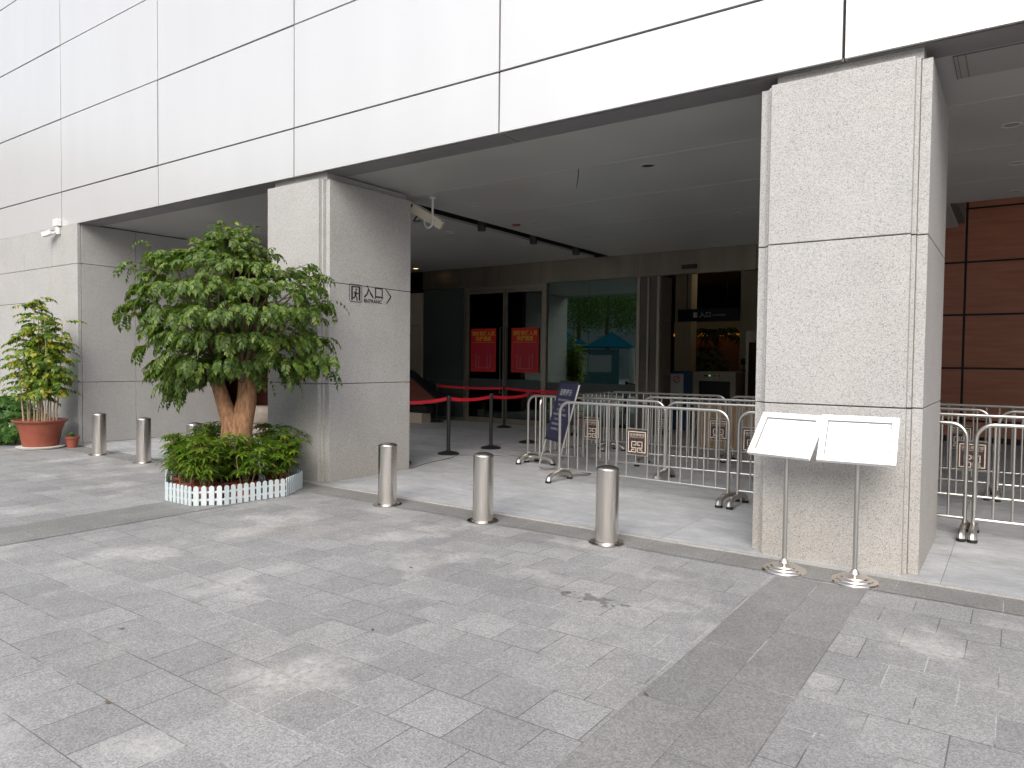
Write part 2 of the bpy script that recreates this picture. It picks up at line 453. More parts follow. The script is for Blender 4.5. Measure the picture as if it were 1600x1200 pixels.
m_plaster = simple('pale_plaster', (0.36, 0.36, 0.35), .8, noise=.05)
m_window = simple('blue_grey_window', (0.26, 0.28, 0.30), .4)
m_lamp_warm = emit('warm_lamp', (1.0, 0.62, 0.28), 2.2)
m_orange = emit('orange_cove_light', (1.0, 0.36, 0.03), .3)
m_green_led = emit('green_led', (0.2, 1.0, 0.35), .35)
m_diff = simple('grey_light_diffuser', (0.30, 0.30, 0.28), .3)
m_dark_grey = simple('dark_grey_trim', (0.08, 0.08, 0.08), .5)

# ------------------------------------------------------------------ ground
FZ = 0.016                                    # porch floor a hair above the plaza
def sheet(x0, x1, y0, y1, z):
    mb = MB(); mb.add([(x0, y0, z), (x1, y0, z), (x1, y1, z), (x0, y1, z)], [(0, 1, 2, 3)]); return mb
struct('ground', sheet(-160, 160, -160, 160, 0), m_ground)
struct('paving_band', sheet(-1.40, -0.80, -30, 5.40, .004), m_band)
struct('paving_band', sheet(-7.41, -6.70, -30, 5.44, .004), m_band)
struct('paving_strip', sheet(-30, 14, 5.44, 5.80, .004), m_strip)
struct('porch_floor', MB().box(-30, 14, 5.824, 30, -.1, FZ), m_floor)
struct('kerb_edge', MB().box(-13.33, 14, 5.80, 5.822, -.1, FZ + .002), m_edge)

# ------------------------------------------------------------------ museum building
bld = thing('museum_building', 'museum building with pearl metal cladding over a deep porch on grey granite pillars', 'building', (0, 6, 0))
def bpart(mb, name, mats, smooth=False, label=None):
    mb.v = [(x, y - 6, z) for x, y, z in mb.v]
    return mb.build(name, mats, bld, smooth, label)
YF = 5.88
VX = [-1.13 + 3.2 * k for k in range(-9, 5)]
ZS = [3.84, 4.445, 5.725, 7.005, 8.285, 9.565, 10.845]
mb = MB()
prng = random.Random(2)
for i in range(len(VX) - 1):
    for j in range(len(ZS) - 1):
        jx, jz = prng.uniform(-.006, .006), prng.uniform(-.004, .004)      # each panel hangs a hair out of true
        mb.obox((VX[i] + .011, YF, ZS[j] + (.011 if j else 0)), (3.178, jx, 0), (0, .03, 0), (0, jz, ZS[j + 1] - ZS[j] - (.022 if j else .011)), 0)
mb.box(VX[0], VX[-1], YF + .045, YF + .34, ZS[0] + .03, ZS[-1], 1)
bpart(mb, 'cladding', [m_panel, m_joint])
mb = MB()
for i in range(len(VX) - 1):
    mb.box(VX[i] + .005, VX[i + 1] - .005, YF + .052, YF + .37, 3.838, 3.866)
bpart(mb, 'soffit', m_soffit)
# ceiling of the porch
mb = MB()
ys = [YF + .372, 7.50, 9.13, 10.72, 12.0]
def ceil_strip(x0, x1, y0, y1):
    mb.box(x0, x1, y0 + .004, y1 - .004, 3.85, 3.90, 0, .003)
for i in range(4):
    for a, b in ((-13.33, -7.72), (-7.33, 12.5)):
        ceil_strip(a, b, ys[i], ys[i + 1])
for a, b in ((-13.33, -7.72), (-7.33, -0.87)): ceil_strip(a, b, 12.0, 14.1)
ceil_strip(-30, -13.33, 8.6, 14.1)
mb.box(-30, -13.33, 8.6, 14.1, 3.905, 4.2, 1); mb.box(-13.33, -7.74, 6.22, 14.1, 3.905, 4.2, 1); mb.box(-7.31, 12.5, 6.22, 12.0, 3.905, 4.2, 1); mb.box(-7.31, -.87, 12.0, 14.1, 3.905, 4.2, 1)
bpart(mb, 'porch_ceiling', [m_ceil, m_ceil_gap])
bpart(MB().box(-7.74, -7.31, 6.22, 14.1, 4.12, 4.2).box(-7.738, -7.724, 6.26, 14.09, 3.86, 4.118).box(-7.326, -7.312, 6.26, 14.09, 3.86, 4.118), 'light_slot', m_black)
bpart(MB().box(-.451, .35, 6.30, 6.81, 3.843, 3.849, 0).box(-.38, -.372, 6.305, 6.8, 3.840, 3.8425, 1).box(-.43, -.425, 6.305, 6.8, 3.840, 3.8425, 1).box(-.451, .35, 6.296, 6.299, 3.838, 3.849, 1).box(-.456, -.452, 6.296, 6.81, 3.838, 3.849, 1), 'ceiling_hatch', [m_hatch, simple('hatch_shadow_gap', (.16, .155, .15), .6)])
# pillars
def pillar(x0, x1, name_label, material, y0=5.87, y1=7.40):
    mb = MB()
    zs = [FZ, 1.237, 2.492, 3.752]
    for k in range(3):
        a, b = zs[k] + (.004 if k else 0), zs[k + 1] - .004
        mb.box(x0 + .10, x1 - .10, y0, y0 + .14, a if k else 0.012, b, 0, .004)        # front slab
        mb.box(x0, x0 + .07, y0 + .09, y1, a, b, 0, .003)             # left slab
        mb.box(x1 - .07, x1, y0 + .09, y1, a, b, 0, .003)             # right slab
        mb.box(x0 + .072, x1 - .072, y1 - .06, y1 - .002, a, b, 0)
        mb.box(x1 - .099, x1 - .072, y0 + .05, y0 + .2, a + .002, b - .002, 0)
        mb.box(x0 + .072, x0 + .099, y0 + .05, y0 + .2, a + .002, b - .002, 0)
    mb.box(x0 + .075, x1 - .075, y0 + .142, y1 - .065, FZ, 3.75, 1)
    mb.box(x0 + .12, x1 - .06, y0 + .10, y1 - .04, 3.756, 3.836, 2)          # recessed neck
    return bpart(mb, 'pillar', [material, m_joint, m_wall], label=name_label)
pillar(-1.75, -.55, 'speckled grey granite pillar nearest, behind the two white sign stands', m_col)
pillar(-8.15, -6.95, 'grey granite pillar carrying the entrance lettering, beside the leafy tree', m_col2)
pillar(4.65, 5.85, None, m_col)
# left granite wall with its returns
mb = MB()
J = .004
cols = [(-14.32, -13.33), (-15.48, -14.32), (-16.64, -15.48), (-17.8, -16.64), (-18.96, -17.8), (-20.12, -18.96), (-24, -20.12), (-30, -24)]
for i, (a, b) in enumerate(cols):
    rows = [(0, 1.09), (1.09, 3.15), (3.15, 3.838)] if i == 0 else [(0, 1.09), (1.09, 2.535), (2.535, 3.15), (3.15, 3.838)]
    for z0, z1 in rows:
        mb.box(a + J, b - J, 5.87, 5.93, z0 + J, z1 - J, 0, .003)
for a, b in ((5.935, 6.87), (6.87, 8.6)):
    for z0, z1 in ((FZ, 1.09), (1.09, 3.15), (3.15, 3.838)):
        mb.box(-13.39, -13.33, a + J, b - J, z0 + J, z1 - J, 0, .003)
mb.box(-30, -13.40, 5.94, 8.58, 0, 3.838, 1)
mb.box(-30, -13.33, 8.585, 8.62, 0, 3.838, 1)
bpart(mb, 'stone_wall', [m_wall, m_joint])
# red stone walls
mb = MB()
for k in range(-1, 5):
    x = -.9 + 3.2 * k
    for z0, z1 in ((FZ + .1, .45), (.45, 1.5), (1.5, 2.57), (2.57, 3.62), (3.62, 4.68), (4.68, 5.95)):
        mb.box(x + .022, x + 3.178, 17, 17.04, z0 + .02, z1 - .02, 0, .004)
mb.box(-4.1, 15.1, 17.03, 17.2, 0, 6, 1)
bpart(mb, 'red_stone_wall', [m_red_stone, m_black])
mb = MB()
for k in range(5):
    for z0, z1 in ((.02, 1.3), (1.3, 2.57), (2.57, 3.84)):
        mb.box(-20.7 + 1.7 * k + .01, -20.7 + 1.7 * (k + 1) - .01, 10.2, 10.24, z0 + .01, z1 - .01, 0)
mb.box(-20.7, -12.22, 10.23, 10.4, 0, 3.84, 1)
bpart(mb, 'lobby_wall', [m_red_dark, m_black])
# body: hall walls, roofs
bpart(MB().box(-30, -12.82, 14.1, 14.35, 0, 3.3, 0).box(-12.86, -12.80, 14.06, 14.098, 0, 3.3, 0).box(-14.2, -12.865, 14.07, 14.098, 1.30, 1.305, 1).box(-14.2, -12.865, 14.07, 14.098, 2.45, 2.455, 1), 'beige_wall', [m_beige, m_joint])
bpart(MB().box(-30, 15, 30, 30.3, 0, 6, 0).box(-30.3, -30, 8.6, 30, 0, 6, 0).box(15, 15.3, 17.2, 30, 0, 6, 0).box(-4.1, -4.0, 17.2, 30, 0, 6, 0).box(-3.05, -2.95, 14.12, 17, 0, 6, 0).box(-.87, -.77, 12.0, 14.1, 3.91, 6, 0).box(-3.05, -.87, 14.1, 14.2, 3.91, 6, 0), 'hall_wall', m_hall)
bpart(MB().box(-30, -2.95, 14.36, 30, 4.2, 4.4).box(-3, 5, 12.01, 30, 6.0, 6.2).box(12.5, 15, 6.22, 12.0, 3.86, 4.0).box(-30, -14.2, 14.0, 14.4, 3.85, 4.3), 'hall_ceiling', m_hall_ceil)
bpart(MB().box(-30, 15.3, 6.22, 12.5, 6.25, 10.8).box(-30, 5, 12.5, 30.3, 6.25, 10.8), 'upper_storey', m_hall)  # right end left open out of view, letting daylight on to the red wall
mb = MB()
mb.box(-7.42, -6.98, 18, 18.4, FZ, 4.2).box(-5.70, -5.30, 18, 18.4, FZ, 4.2)
bpart(mb, 'hall_pillar', m_cream_wall)

# ------------------------------------------------------------------ glazed entrance
ent = thing('glass_entrance', 'dark glazed museum entrance with a brushed bronze bulkhead at the back of the porch', 'entrance', (-8, 14.1, 0))
def epart(mb, name, mats, smooth=False, parent=None):
    mb.v = [(x + 8, y - 14.1, z) for x, y, z in mb.v]
    return mb.build(name, mats, parent or ent, smooth)
mb = MB()
for k in range(-8, 2):
    x = -6.63 + 1.23 * k
    if x < -12.9: continue
    x1 = min(x + 1.227, -3.05)
    if x < -3.1: mb.box(x, x1, 14.06, 14.10, 3.36, 3.846)
mb.box(-12.8, -3.05, 14.102, 14.35, 3.38, 3.846)
epart(mb, 'bulkhead', m_bulk)
mb = MB()
for x0, x1 in ((-11.40, -11.31), (-9.04, -8.95)): mb.box(x0, x1, 14.08, 14.2, FZ, 3.358)
mb.box(-11.31, -9.04, 14.085, 14.195, 3.26, 3.357)
mb.box(-12.8, -11.40, 14.09, 14.19, FZ, .10).box(-8.95, -6.66, 14.09, 14.19, FZ, .10)
mb.box(-6.67, -6.60, 14.08, 14.2, FZ, 3.358)
epart(mb, 'door_frame', m_frame)
epart(MB().box(-12.8, -11.402, 14.13, 14.145, .101, 3.357), 'glass_pane', m_glass)
epart(MB().box(-8.948, -7.86, 14.13, 14.145, .101, 3.357).box(-7.85, -6.672, 14.13, 14.145, .101, 3.357), 'glass_pane', m_glass)
epart(MB().box(-12.79, -11.405, 14.126, 14.1292, .102, 3.356), 'painted_reflection', simple('green_reflection_tone', (0.050, 0.066, 0.058), .12))  # added sheet: the pane's dim green reflection put into its colour
m_frost = simple('frosted_green_band', (0.045, 0.06, 0.055), .5)
for q in ((-12.8, -11.402), (-8.948, -6.672)): epart(MB().box(*q, 14.120, 14.124, .82, 1.06), 'frosted_band', m_frost)
for x0, x1, hx in ((-11.305, -10.16, -10.24), (-10.13, -9.045, -10.05)):
    dm = MB().box(x0, x0 + .05, 14.11, 14.16, FZ, 3.255).box(x1 - .05, x1, 14.11, 14.16, FZ, 3.255).box(x0 + .05, x1 - .05, 14.112, 14.158, FZ, .14).box(x0 + .05, x1 - .05, 14.112, 14.158, 3.19, 3.254)
    dm.box(x0 + .05, x1 - .05, 14.13, 14.142, .14, 3.19, 1).box(x0 + .052, x1 - .052, 14.124, 14.128, .86, 1.10, 2)
    dr = epart(dm, 'door', [m_frame, m_glass_d, m_frost])
    epart(MB().tube([(hx, 14.11, .75), (hx, 14.05, .75), (hx, 14.05, 2.35), (hx, 14.11, 2.35)], .016, 8), 'handle', m_dark_grey, 'smooth', dr)
# jamb return of the sliding door on the right of the glass
mb = MB()
mb.box(-6.60, -6.12, 14.10, 14.16, FZ, 3.358, 0)
for y0, y1 in ((14.17, 14.65),):
    for z0, z1 in ((FZ, 1.25), (1.26, 2.4), (2.41, 3.35)):
        mb.box(-6.18, -6.12, y0, y1, z0, z1, 1)
mb.box(-6.42, -6.38, 14.06, 14.098, FZ, 3.35, 2).box(-6.20, -6.14, 14.06, 14.098, FZ, 3.35, 2)
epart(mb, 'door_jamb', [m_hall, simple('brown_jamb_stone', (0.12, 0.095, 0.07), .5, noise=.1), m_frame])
epart(MB().box(-5.65, -5.35, 14.0, 14.058, 3.46, 3.54), 'door_sensor', m_black)

# posters hung on the door leaves
def poster(x, label):
    t = thing('poster', label, 'poster', (x, 14.10, 1.27), 0, 'red posters on the glass doors')
    MB().box(-.39, .39, 0, .004, 0, 1.06).build('sheet', m_redposter, t)
    mb = MB()
    mb.add([(-.33, -.001, .06), (.33, -.001, .06), (.33, -.001, .70), (-.33, -.001, .70)], [(0, 1, 2, 3)])
    mb.build('print_panel', m_pinkposter, t)
    mb = MB()
    text_mb(mb, '消防救援人员', .118, (0, -.003, .93), (1, 0, 0), (0, 0, 1), bold=.002)
    text_mb(mb, '快捷通道', .118, (0, -.003, .805), (1, 0, 0), (0, 0, 1), bold=.002)
    mb.box(-.33, .33, -.003, -.002, .715, .722)
    mb.build('lettering', m_yellow, t)
    mb = MB()
    for x0 in (-.22, -.13, .13, .22): mb.box(x0 - .006, x0 + .006, -.004, -.002, .10, .44 if abs(x0) > .2 else .40)
    mb.box(-.22, .22, -.004, -.002, .09, .10)
    mb.build('diagram', m_linepink, t)
poster(-10.79, 'red poster with yellow characters on the left glass door leaf')
poster(-9.55, 'red poster with yellow characters on the right glass door leaf')

# ------------------------------------------------------------------ entrance lettering on the pillar (faces +X)
es = thing('entrance_sign', 'black entrance lettering with running man pictogram and arrow on the granite pillar', 'sign', (-6.946, 6.28, 2.28))
def cur(mb, pts, wd, m=0, closed=False):        # flat stroke in (y, z) on the pillar's side
    P2 = [Vector((p[0], p[1])) for p in pts]
    if closed: P2.append(P2[0])
    for a, b in zip(P2, P2[1:]):
        t = (b - a).normalized(); nn = Vector((-t.y, t.x)) * wd / 2; e = t * wd * .35
        q = [a - e + nn, a - e - nn, b + e - nn, b + e + nn]
        mb.add([(0, v.x, v.y) for v in q], [(3, 2, 1, 0)], m)
mb = MB()
rnd = [(.02, 0), (.19, 0), (.21, .02), (.21, .20), (.19, .22), (.02, .22), (0, .20), (0, .02)]
cur(mb, rnd, .008, closed=True)
def rect(y0, y1, z0, z1, x=0.0): mb.add([(x, y0, z0), (x, y1, z0), (x, y1, z1), (x, y0, z1)], [(0, 1, 2, 3)])
rect(.03, .055, .02, .20); rect(.155, .185, .02, .20); rect(.055, .155, .185, .20)
cur(mb, [(.108, .12), (.10, .085)], .03, 0); cur(mb, [(.10, .085), (.125, .055), (.128, .022)], .016); cur(mb, [(.098, .085), (.085, .055), (.062, .052)], .015)
cur(mb, [(.108, .128), (.085, .128), (.07, .105)], .011); cur(mb, [(.112, .125), (.13, .105), (.15, .112)], .011)
mb.add([(0, .113 + .014 * math.cos(a), .158 + .014 * math.sin(a)) for a in [k * math.pi / 5 for k in range(10)]], [tuple(range(10))])
mb.build('pictogram', m_ink, es)
mb = MB()
text_mb(mb, '入口', .185, (0, .24, .135), (0, 1, 0), (0, 0, 1), align='LEFT', bold=.002, sx=.98)
text_mb(mb, 'ENTRANC', .062, (0, .243, .025), (0, 1, 0), (0, 0, 1), align='LEFT', bold=.0018, sx=1.12)
mb.build('lettering', m_ink, es)
mb = MB()
cur(mb, [(.645, .20), (.735, .115), (.66, .02)], .015)
mb.build('arrow', m_ink, es)

# ------------------------------------------------------------------ bollards
def bollard(loc, label):
    t = thing('bollard', label, 'bollard', loc, 0, 'stainless bollards along the porch edge')
    MB().lathe([(.155, 0), (.155, .006), (.148, .010), (.112, .011), (.108, .016)], n=40).build('base_flange', m_polish, t, 'smooth')
    MB().lathe([(.099, .010), (.099, .62), (.0985, .626)], n=48).build('post', m_steel, t, 'smooth')
    MB().lathe([(.1012, .622), (.1012, .632), (.099, .638), (.085, .649), (.06, .658), (.03, .664), (0.0001, .666)], n=48).build('cap', m_steel, t, 'smooth')
    return t
b0 = bollard((-2.83, 5.46, .004), 'nearest steel bollard, in front of the barrier with the clear plum emblem plate')
b0.rotation_euler.z = .4
for x, lb in ((-4.17, 'steel bollard in the middle of the three before the doors'), (-5.45, 'steel bollard beside the pillar with the entrance lettering'), (-9.10, 'steel bollard half hidden behind the umbrella plants'), (-10.41, 'steel bollard left of the picket fence, nearer of the two in the open'), (-11.74, 'farthest steel bollard, near the large terracotta pot')):
    dup(b0, lb, (x, 5.47, .004), random.Random(x).uniform(0, 6))

# ------------------------------------------------------------------ crowd barriers
def fret_unit(mb, cx, cz, s, mirror, m=1, y=-.007):
    g = [((0, 8.5), (4, 8.5)), ((0, 8.5), (0, 3.5)), ((4, 8.5), (4, 5.75)), ((2, 5.75), (4, 5.75)), ((0, 3.5), (4, 3.5)), ((4, 3.5), (4, 0)), ((0, 0), (4, 0)), ((0, 0), (0, 2.1)), ((0, 2.1), (2, 2.1))]
    for (a, b), (c, d_) in g:
        x0, x1 = sorted((a, c)); z0, z1 = sorted((b, d_))
        x0 -= .36; x1 += .36; z0 -= .36; z1 += .36
        if mirror: x0, x1 = -x1, -x0
        x0, x1 = cx + x0 * s, cx + x1 * s
        mb.add([(x0, y, cz + z0 * s), (x1, y, cz + z0 * s), (x1, y, cz + z1 * s), (x0, y, cz + z1 * s)], [(0, 1, 2, 3)], m)
BL = 2.24
def make_barrier(label, loc, rz):
    t = thing('crowd_barrier', label, 'barrier', loc, rz, 'stainless crowd barriers in the queue lanes')
    h = BL / 2; rr = .14; zt = 1.015
    arc = lambda sx: [(sx * (h - rr + rr * math.sin(a)), 0, zt - rr + rr * math.cos(a)) for a in [k * math.pi / 16 for k in range(9)]]
    path = [(-h, 0, .10)] + list(reversed(arc(-1))) + arc(1) + [(h, 0, .10)]
    fr = MB().tube(path, .019, 10)
    fr.tube([(-h, 0, .165), (h, 0, .165)], .015, 8)
    fr.build('frame', m_steel_b, t, 'smooth')
    bars = MB()
    for i in range(1, 16):
        x = -h + BL * i / 16
        z1 = zt - .006
        if i in (1, 15): z1 = zt - .006
        if i == 8: continue
        bars.tube([(x, 0, .17), (x, 0, z1)], .0105, 8)
    bars.build('bars', m_steel_b, t, 'smooth')
    pl = MB().box(-BL / 16 + .008, BL / 16 - .006, -.004, .004, .45, .73, 0)
    for sgn in (1, -1):
        fm = MB()
        q = .118; zb, ztp = .463, .715
        for x0, x1, z0, z1 in ((-q, q, ztp - .010, ztp), (-q, -q + .010, zb, ztp - .012), (q - .012, q, zb, ztp - .012), (-q + .012, -.076, zb, zb + .012), (.076, q - .012, zb, zb + .012)):
            fm.add([(x0, -.007, z0), (x1, -.007, z0), (x1, -.007, z1), (x0, -.007, z1)], [(0, 1, 2, 3)], 1)
        fret_unit(fm, -.069, .470, .0145, False); fret_unit(fm, .069, .470, .0145, True)
        text_mb(fm, '深圳博物馆', .036, (0, -.007, .672), (1, 0, 0), (0, 0, 1), m=1, sx=1.12)
        text_mb(fm, 'SHENZHEN MUSEUM', .0165, (0, -.007, .645), (1, 0, 0), (0, 0, 1), m=1, sx=1.2)
        if sgn == 1: pl.v, pl.f, pl.m = pl.v + fm.v, pl.f + [tuple(i + len(pl.v) for i in f) for f in fm.f], pl.m + fm.m
        else:
            off = len(pl.v); pl.v += [(-x, -y, z) for x, y, z in fm.v]; pl.f += [tuple(i + off for i in f) for f in fm.f]; pl.m += fm.m
    po = pl.build('sign_plate', [m_plum, m_ivory], t)
    for zz in (.745, .435): MB().tube([(-BL / 16, 0, zz), (BL / 16, 0, zz)], .0085, 6).build('plate_rail', m_steel_b, po, 'smooth')
    for sx in (-1, 1):
        x = sx * h
        ft = MB()
        pts = [(x, .235 * math.cos(a), .022 + .085 * math.sin(a) ** .8) for a in [math.pi * k / 14 for k in range(15)]]
        ft.tube(pts, [.027 + .010 * abs(math.cos(math.pi * k / 14)) ** 2 for k in range(15)], 10)
        fo = ft.build('foot', m_steel_b, t, 'smooth')
        for yy in (-.235, .235): MB().lathe([(.035, 0), (.040, .004), (.040, .026), (.034, .03)], x, yy, 0, 14).build('rubber_foot', m_rubber, fo, 'smooth')
    for zz in (.62, .33): MB().tube([(h - .005, 0, zz), (h + .045, 0, zz), (h + .045, 0, zz - .08)], .005, 6).build('hook', m_steel_b, t, 'smooth')
    return t
def bar_pose(a, b):
    a, b = Vector(a), Vector(b); c = (a + b) / 2
    return (c.x, c.y, FZ), math.atan2(b.y - a.y, b.x - a.x)
BAR = [((-4.77, 7.86), (-2.53, 7.70), 'front crowd barrier with the clear plum emblem plate, behind the nearest bollard'),
       ((-2.42, 7.69), (-.35, 7.60), 'crowd barrier of the front row passing behind the nearest granite pillar'),
       ((-.27, 7.60), (1.95, 7.62), 'front crowd barrier at the right edge, right of the nearest granite pillar'),
       ((-5.99, 8.97), (-3.77, 8.86), 'crowd barrier just behind the blue notice stand, left end of the second row'),
       ((-3.72, 8.86), (-1.52, 8.92), 'second-row crowd barrier just left of the nearest pillar, its plate behind the white sign board'),
       ((-1.47, 8.92), (.75, 8.95), 'second-row crowd barrier with its plum plate showing just right of the nearest pillar'),
       ((-5.79, 9.0), (-5.75, 11.2), 'crowd barrier set end-on across the lanes at their left end'),
       ((-4.55, 9.92), (-2.34, 10.1), 'third-row crowd barrier in front of the slatted wooden counter'),
       ((-2.28, 10.1), (-.24, 10.05), 'third-row crowd barrier mostly hidden behind the nearest pillar'),
       ((-.14, 10.02), (2.08, 10.05), 'third-row crowd barrier at the right edge before the red wall'),
       ((-5.76, 11.14), (-3.72, 11.14), 'rearmost crowd barrier in front of the glass pane, left end of the last row'),
       ((-3.66, 11.12), (-1.75, 11.14), 'rearmost crowd barrier between the scanner and the nearest pillar'),
       ((-1.70, 11.14), (.52, 11.18), 'rearmost crowd barrier against the red wall, its plate right of the pillar')]
bz = None
for a, b, lb in BAR:
    loc, rz = bar_pose(a, b)
    if bz is None: bz = make_barrier(lb, loc, rz)
    else:
        q = dup(bz, lb, loc, rz)
        L_ = (Vector(b) - Vector(a)).length
        if abs(L_ - BL) > .1: q.scale = (L_ / BL, 1, 1)

# ------------------------------------------------------------------ belt stanchions
def make_stanchion(label, loc):
    t = thing('belt_stanchion', label, 'stanchion', loc, 0, 'black belt stanchions in front of the doors')
    MB().lathe([(.178, 0), (.178, .012), (.16, .028), (.06, .052), (.036, .060), (.034, .07)], n=28).build('base', m_blackmetal, t, 'smooth')
    MB().lathe([(.031, .055), (.031, .86)], n=20).build('post', m_blackmetal, t, 'smooth')
    MB().lathe([(.036, .85), (.038, .855), (.038, .945), (.034, .955), (.0001, .957)], n=20).build('head', m_blackmetal, t, 'smooth')
    return t
ST = [((-7.55, 8.96), 'black belt stanchion nearest the lettered pillar, first of the line going in'),
      ((-7.48, 10.02), 'black belt stanchion second in the line going in towards the doors'),
      ((-7.47, 11.17), 'black belt stanchion beside the left end of the crowd barriers'),
      ((-11.70, 13.42), 'black belt stanchion farthest left, before the dark glass beside the sloped red flank'),
      ((-9.60, 13.36), 'black belt stanchion in front of the glass door leaves'),
      ((-7.58, 12.9), 'black belt stanchion behind the blue notice stand'),
      ((-9.6, 8.62), 'black belt stanchion behind the lettered pillar')]
sts = []
for (x, y), lb in ST:
    if not sts: sts.append(make_stanchion(lb, (x, y, FZ)))
    else: sts.append(dup(sts[0], lb, (x, y, FZ)))
def belt(i, xy, sag=.03):
    a = Vector((0, 0, .90)); b = Vector((xy[0] - ST[i][0][0], xy[1] - ST[i][0][1], .90))
    t = (b - a).normalized(); a += t * .04; b -= t * .04
    nn = Vector((-t.y, t.x, 0)) * .0015
    mb = MB(); N = 12; vs = []
    for k in range(N + 1):
        s_ = k / N; p = a.lerp(b, s_); p.z -= sag * 4 * s_ * (1 - s_)
        for o in (nn, -nn):
            for dz in (-.027, .027): vs.append(p + o + Vector((0, 0, dz)))
    fs = []
    for k in range(N):
        q = 4 * k
        fs += [(q, q + 4, q + 5, q + 1), (q + 3, q + 7, q + 6, q + 2), (q + 1, q + 5, q + 7, q + 3), (q + 2, q + 6, q + 4, q)]
    mb.add(vs, fs)
    mb.build('belt', m_belt, sts[i])
belt(0, ST[1][0]); belt(1, ST[2][0]); belt(0, ST[6][0], .10); belt(3, ST[4][0]); belt(4, ST[5][0]); belt(2, ST[5][0])

# ------------------------------------------------------------------ blue notice stand
ns = thing('notice_stand', 'leaning navy notice board on a bent steel tube stand at the barrier end', 'notice stand', (-5.2, 8.2, FZ))
B0 = Vector((-5.2, 8.2, 0))
aw = Vector((.82, -.57, 0)).normalized(); ab = Vector((.57, .82, 0)).normalized()   # along the board, back
lean = .28
def bp_(s_, z, off=0.0): return aw * s_ + ab * (z * lean + off) + Vector((0, 0, z))
hw = .30
tb = MB()
for sgn in (-1, 1):
    pts = [bp_(sgn * hw, 1.22, .012), bp_(sgn * hw, .12, .012), bp_(sgn * hw, .05, .03), aw * sgn * hw + ab * .13 + Vector((0, 0, .018)), aw * sgn * hw + ab * .5 + Vector((0, 0, .018)), aw * sgn * (hw - .06) + ab * .56 + Vector((0, 0, .018))]
    if sgn == -1: left = pts
    else: tb.tube(left + list(reversed(pts)), .0135, 8)
tb.build('tube_frame', m_steel_b, ns, 'smooth')
bd = MB()
o = bp_(-hw + .016, .47, -.012)
up = (ab * lean + Vector((0, 0, 1))).normalized()
nf = aw.cross(up).normalized()       # faces the viewer side
if nf.dot(ab) > 0: nf = -nf
Wd, Hd = 2 * hw - .032, .80
bd.obox(o - nf * .0, aw * Wd, up * Hd, -nf * .018, 0)
bd.build('board', m_navy, ns)
bd = MB()
bd.obox(o + up * Hd - nf * .02, aw * Wd, up * .022, nf * .026).build('edge_strip', m_black, ns)
MB().obox(o - up * .022 - nf * .02, aw * Wd, up * .022, nf * .026).build('edge_strip', m_black, ns)
bd = MB(); ctr = o + aw * Wd / 2 + nf * .003
text_mb(bd, '温馨提示', .098, ctr + up * .655, aw, up, bold=.001)
rng = random.Random(4)
for k, wdt in enumerate((.34, .24, .25, .40, .24, .36, .32)):
    z = .54 - .068 * k; x = -wdt / 2 - .02
    while x < wdt / 2 - .02:                     # a line of small characters: short broken strokes
        w_ = rng.uniform(.018, .028)
        for q in (0, .012, .022):
            bd.obox(ctr + aw * x + up * (z + q), aw * (w_ * rng.uniform(.6, 1)), up * .0045, nf * .0006)
        bd.obox(ctr + aw * (x + w_ * .45) + up * z, aw * .004, up * .027, nf * .0006)
        x += w_ + .006
bd.build('lettering', m_pale_print, ns)

# ------------------------------------------------------------------ white sign stands before the pillar
def make_stand(label, loc, rz, tilt, w_, h_, zc):
    t = thing('sign_stand', label, 'sign stand', loc, rz, 'white sign stands before the pillar')
    MB().lathe([(.160, 0), (.160, .005), (.153, .014), (.128, .020), (.124, .028), (.098, .035), (.093, .043), (.055, .052), (.036, .060), (.028, .074), (.021, .09)], n=48).build('base', m_polish, t, 'smooth')
    MB().lathe([(.0165, .05), (.0165, zc)], n=20).build('pole', m_steel_b, t, 'smooth')
    c = Vector((0, -.02, zc + .01)); ax_ = Vector((1, 0, 0)); uy = Vector((0, math.sin(tilt), math.cos(tilt))); nz = ax_.cross(uy)
    fr = MB(); W2, H2, b_ = w_ / 2, h_ / 2, .043
    for x0, x1, y0, y1 in ((-W2, W2, -H2, -H2 + b_), (-W2, W2, H2 - b_, H2), (-W2, -W2 + b_, -H2 + b_, H2 - b_), (W2 - b_, W2, -H2 + b_, H2 - b_)):
        fr.obox(c + ax_ * x0 + uy * y0 - nz * .006, ax_ * (x1 - x0), uy * (y1 - y0), nz * .030)
    fr.obox(c - ax_ * (W2 - .004) - uy * (H2 - .004) - nz * .008, ax_ * (w_ - .008), uy * (h_ - .008), nz * .008)
    fo = fr.build('frame', m_white, t)
    s_ = MB(); s_.obox(c - ax_ * (W2 - b_ - .003) - uy * (H2 - b_ - .003), ax_ * (w_ - 2 * b_ - .006), uy * (h_ - 2 * b_ - .006), nz * .006)
    s_.build('sheet', m_paper, t)
    g = MB(); q = .004
    for x0, x1, y0, y1 in ((-W2 + b_, W2 - b_, H2 - b_ - q, H2 - b_), (-W2 + b_, -W2 + b_ + q, -H2 + b_, H2 - b_ - q), (W2 - b_ - q, W2 - b_, -H2 + b_, H2 - b_ - q), (-W2 + b_ + q, W2 - b_ - q, -H2 + b_, -H2 + b_ + q)):
        g.obox(c + ax_ * x0 + uy * y0 + nz * .0, ax_ * (x1 - x0), uy * (y1 - y0), nz * .012)
    g.build('gasket', m_dark_grey, t)
    bk = MB(); bk.obox(c - ax_ * .05 - uy * .05 - nz * .03, ax_ * .1, uy * .1, nz * .022)
    bk.build('bracket', m_steel_b, t)
    return t
make_stand('white framed sign stand on the left, turned slightly left, before the nearest granite pillar', (-1.385, 5.54, .004), R(-13), R(38), .475, .375, 1.0)
make_stand('white framed sign stand on the right, facing straight out, before the nearest granite pillar', (-.905, 5.555, .004), R(3), R(36), .50, .38, 1.0)

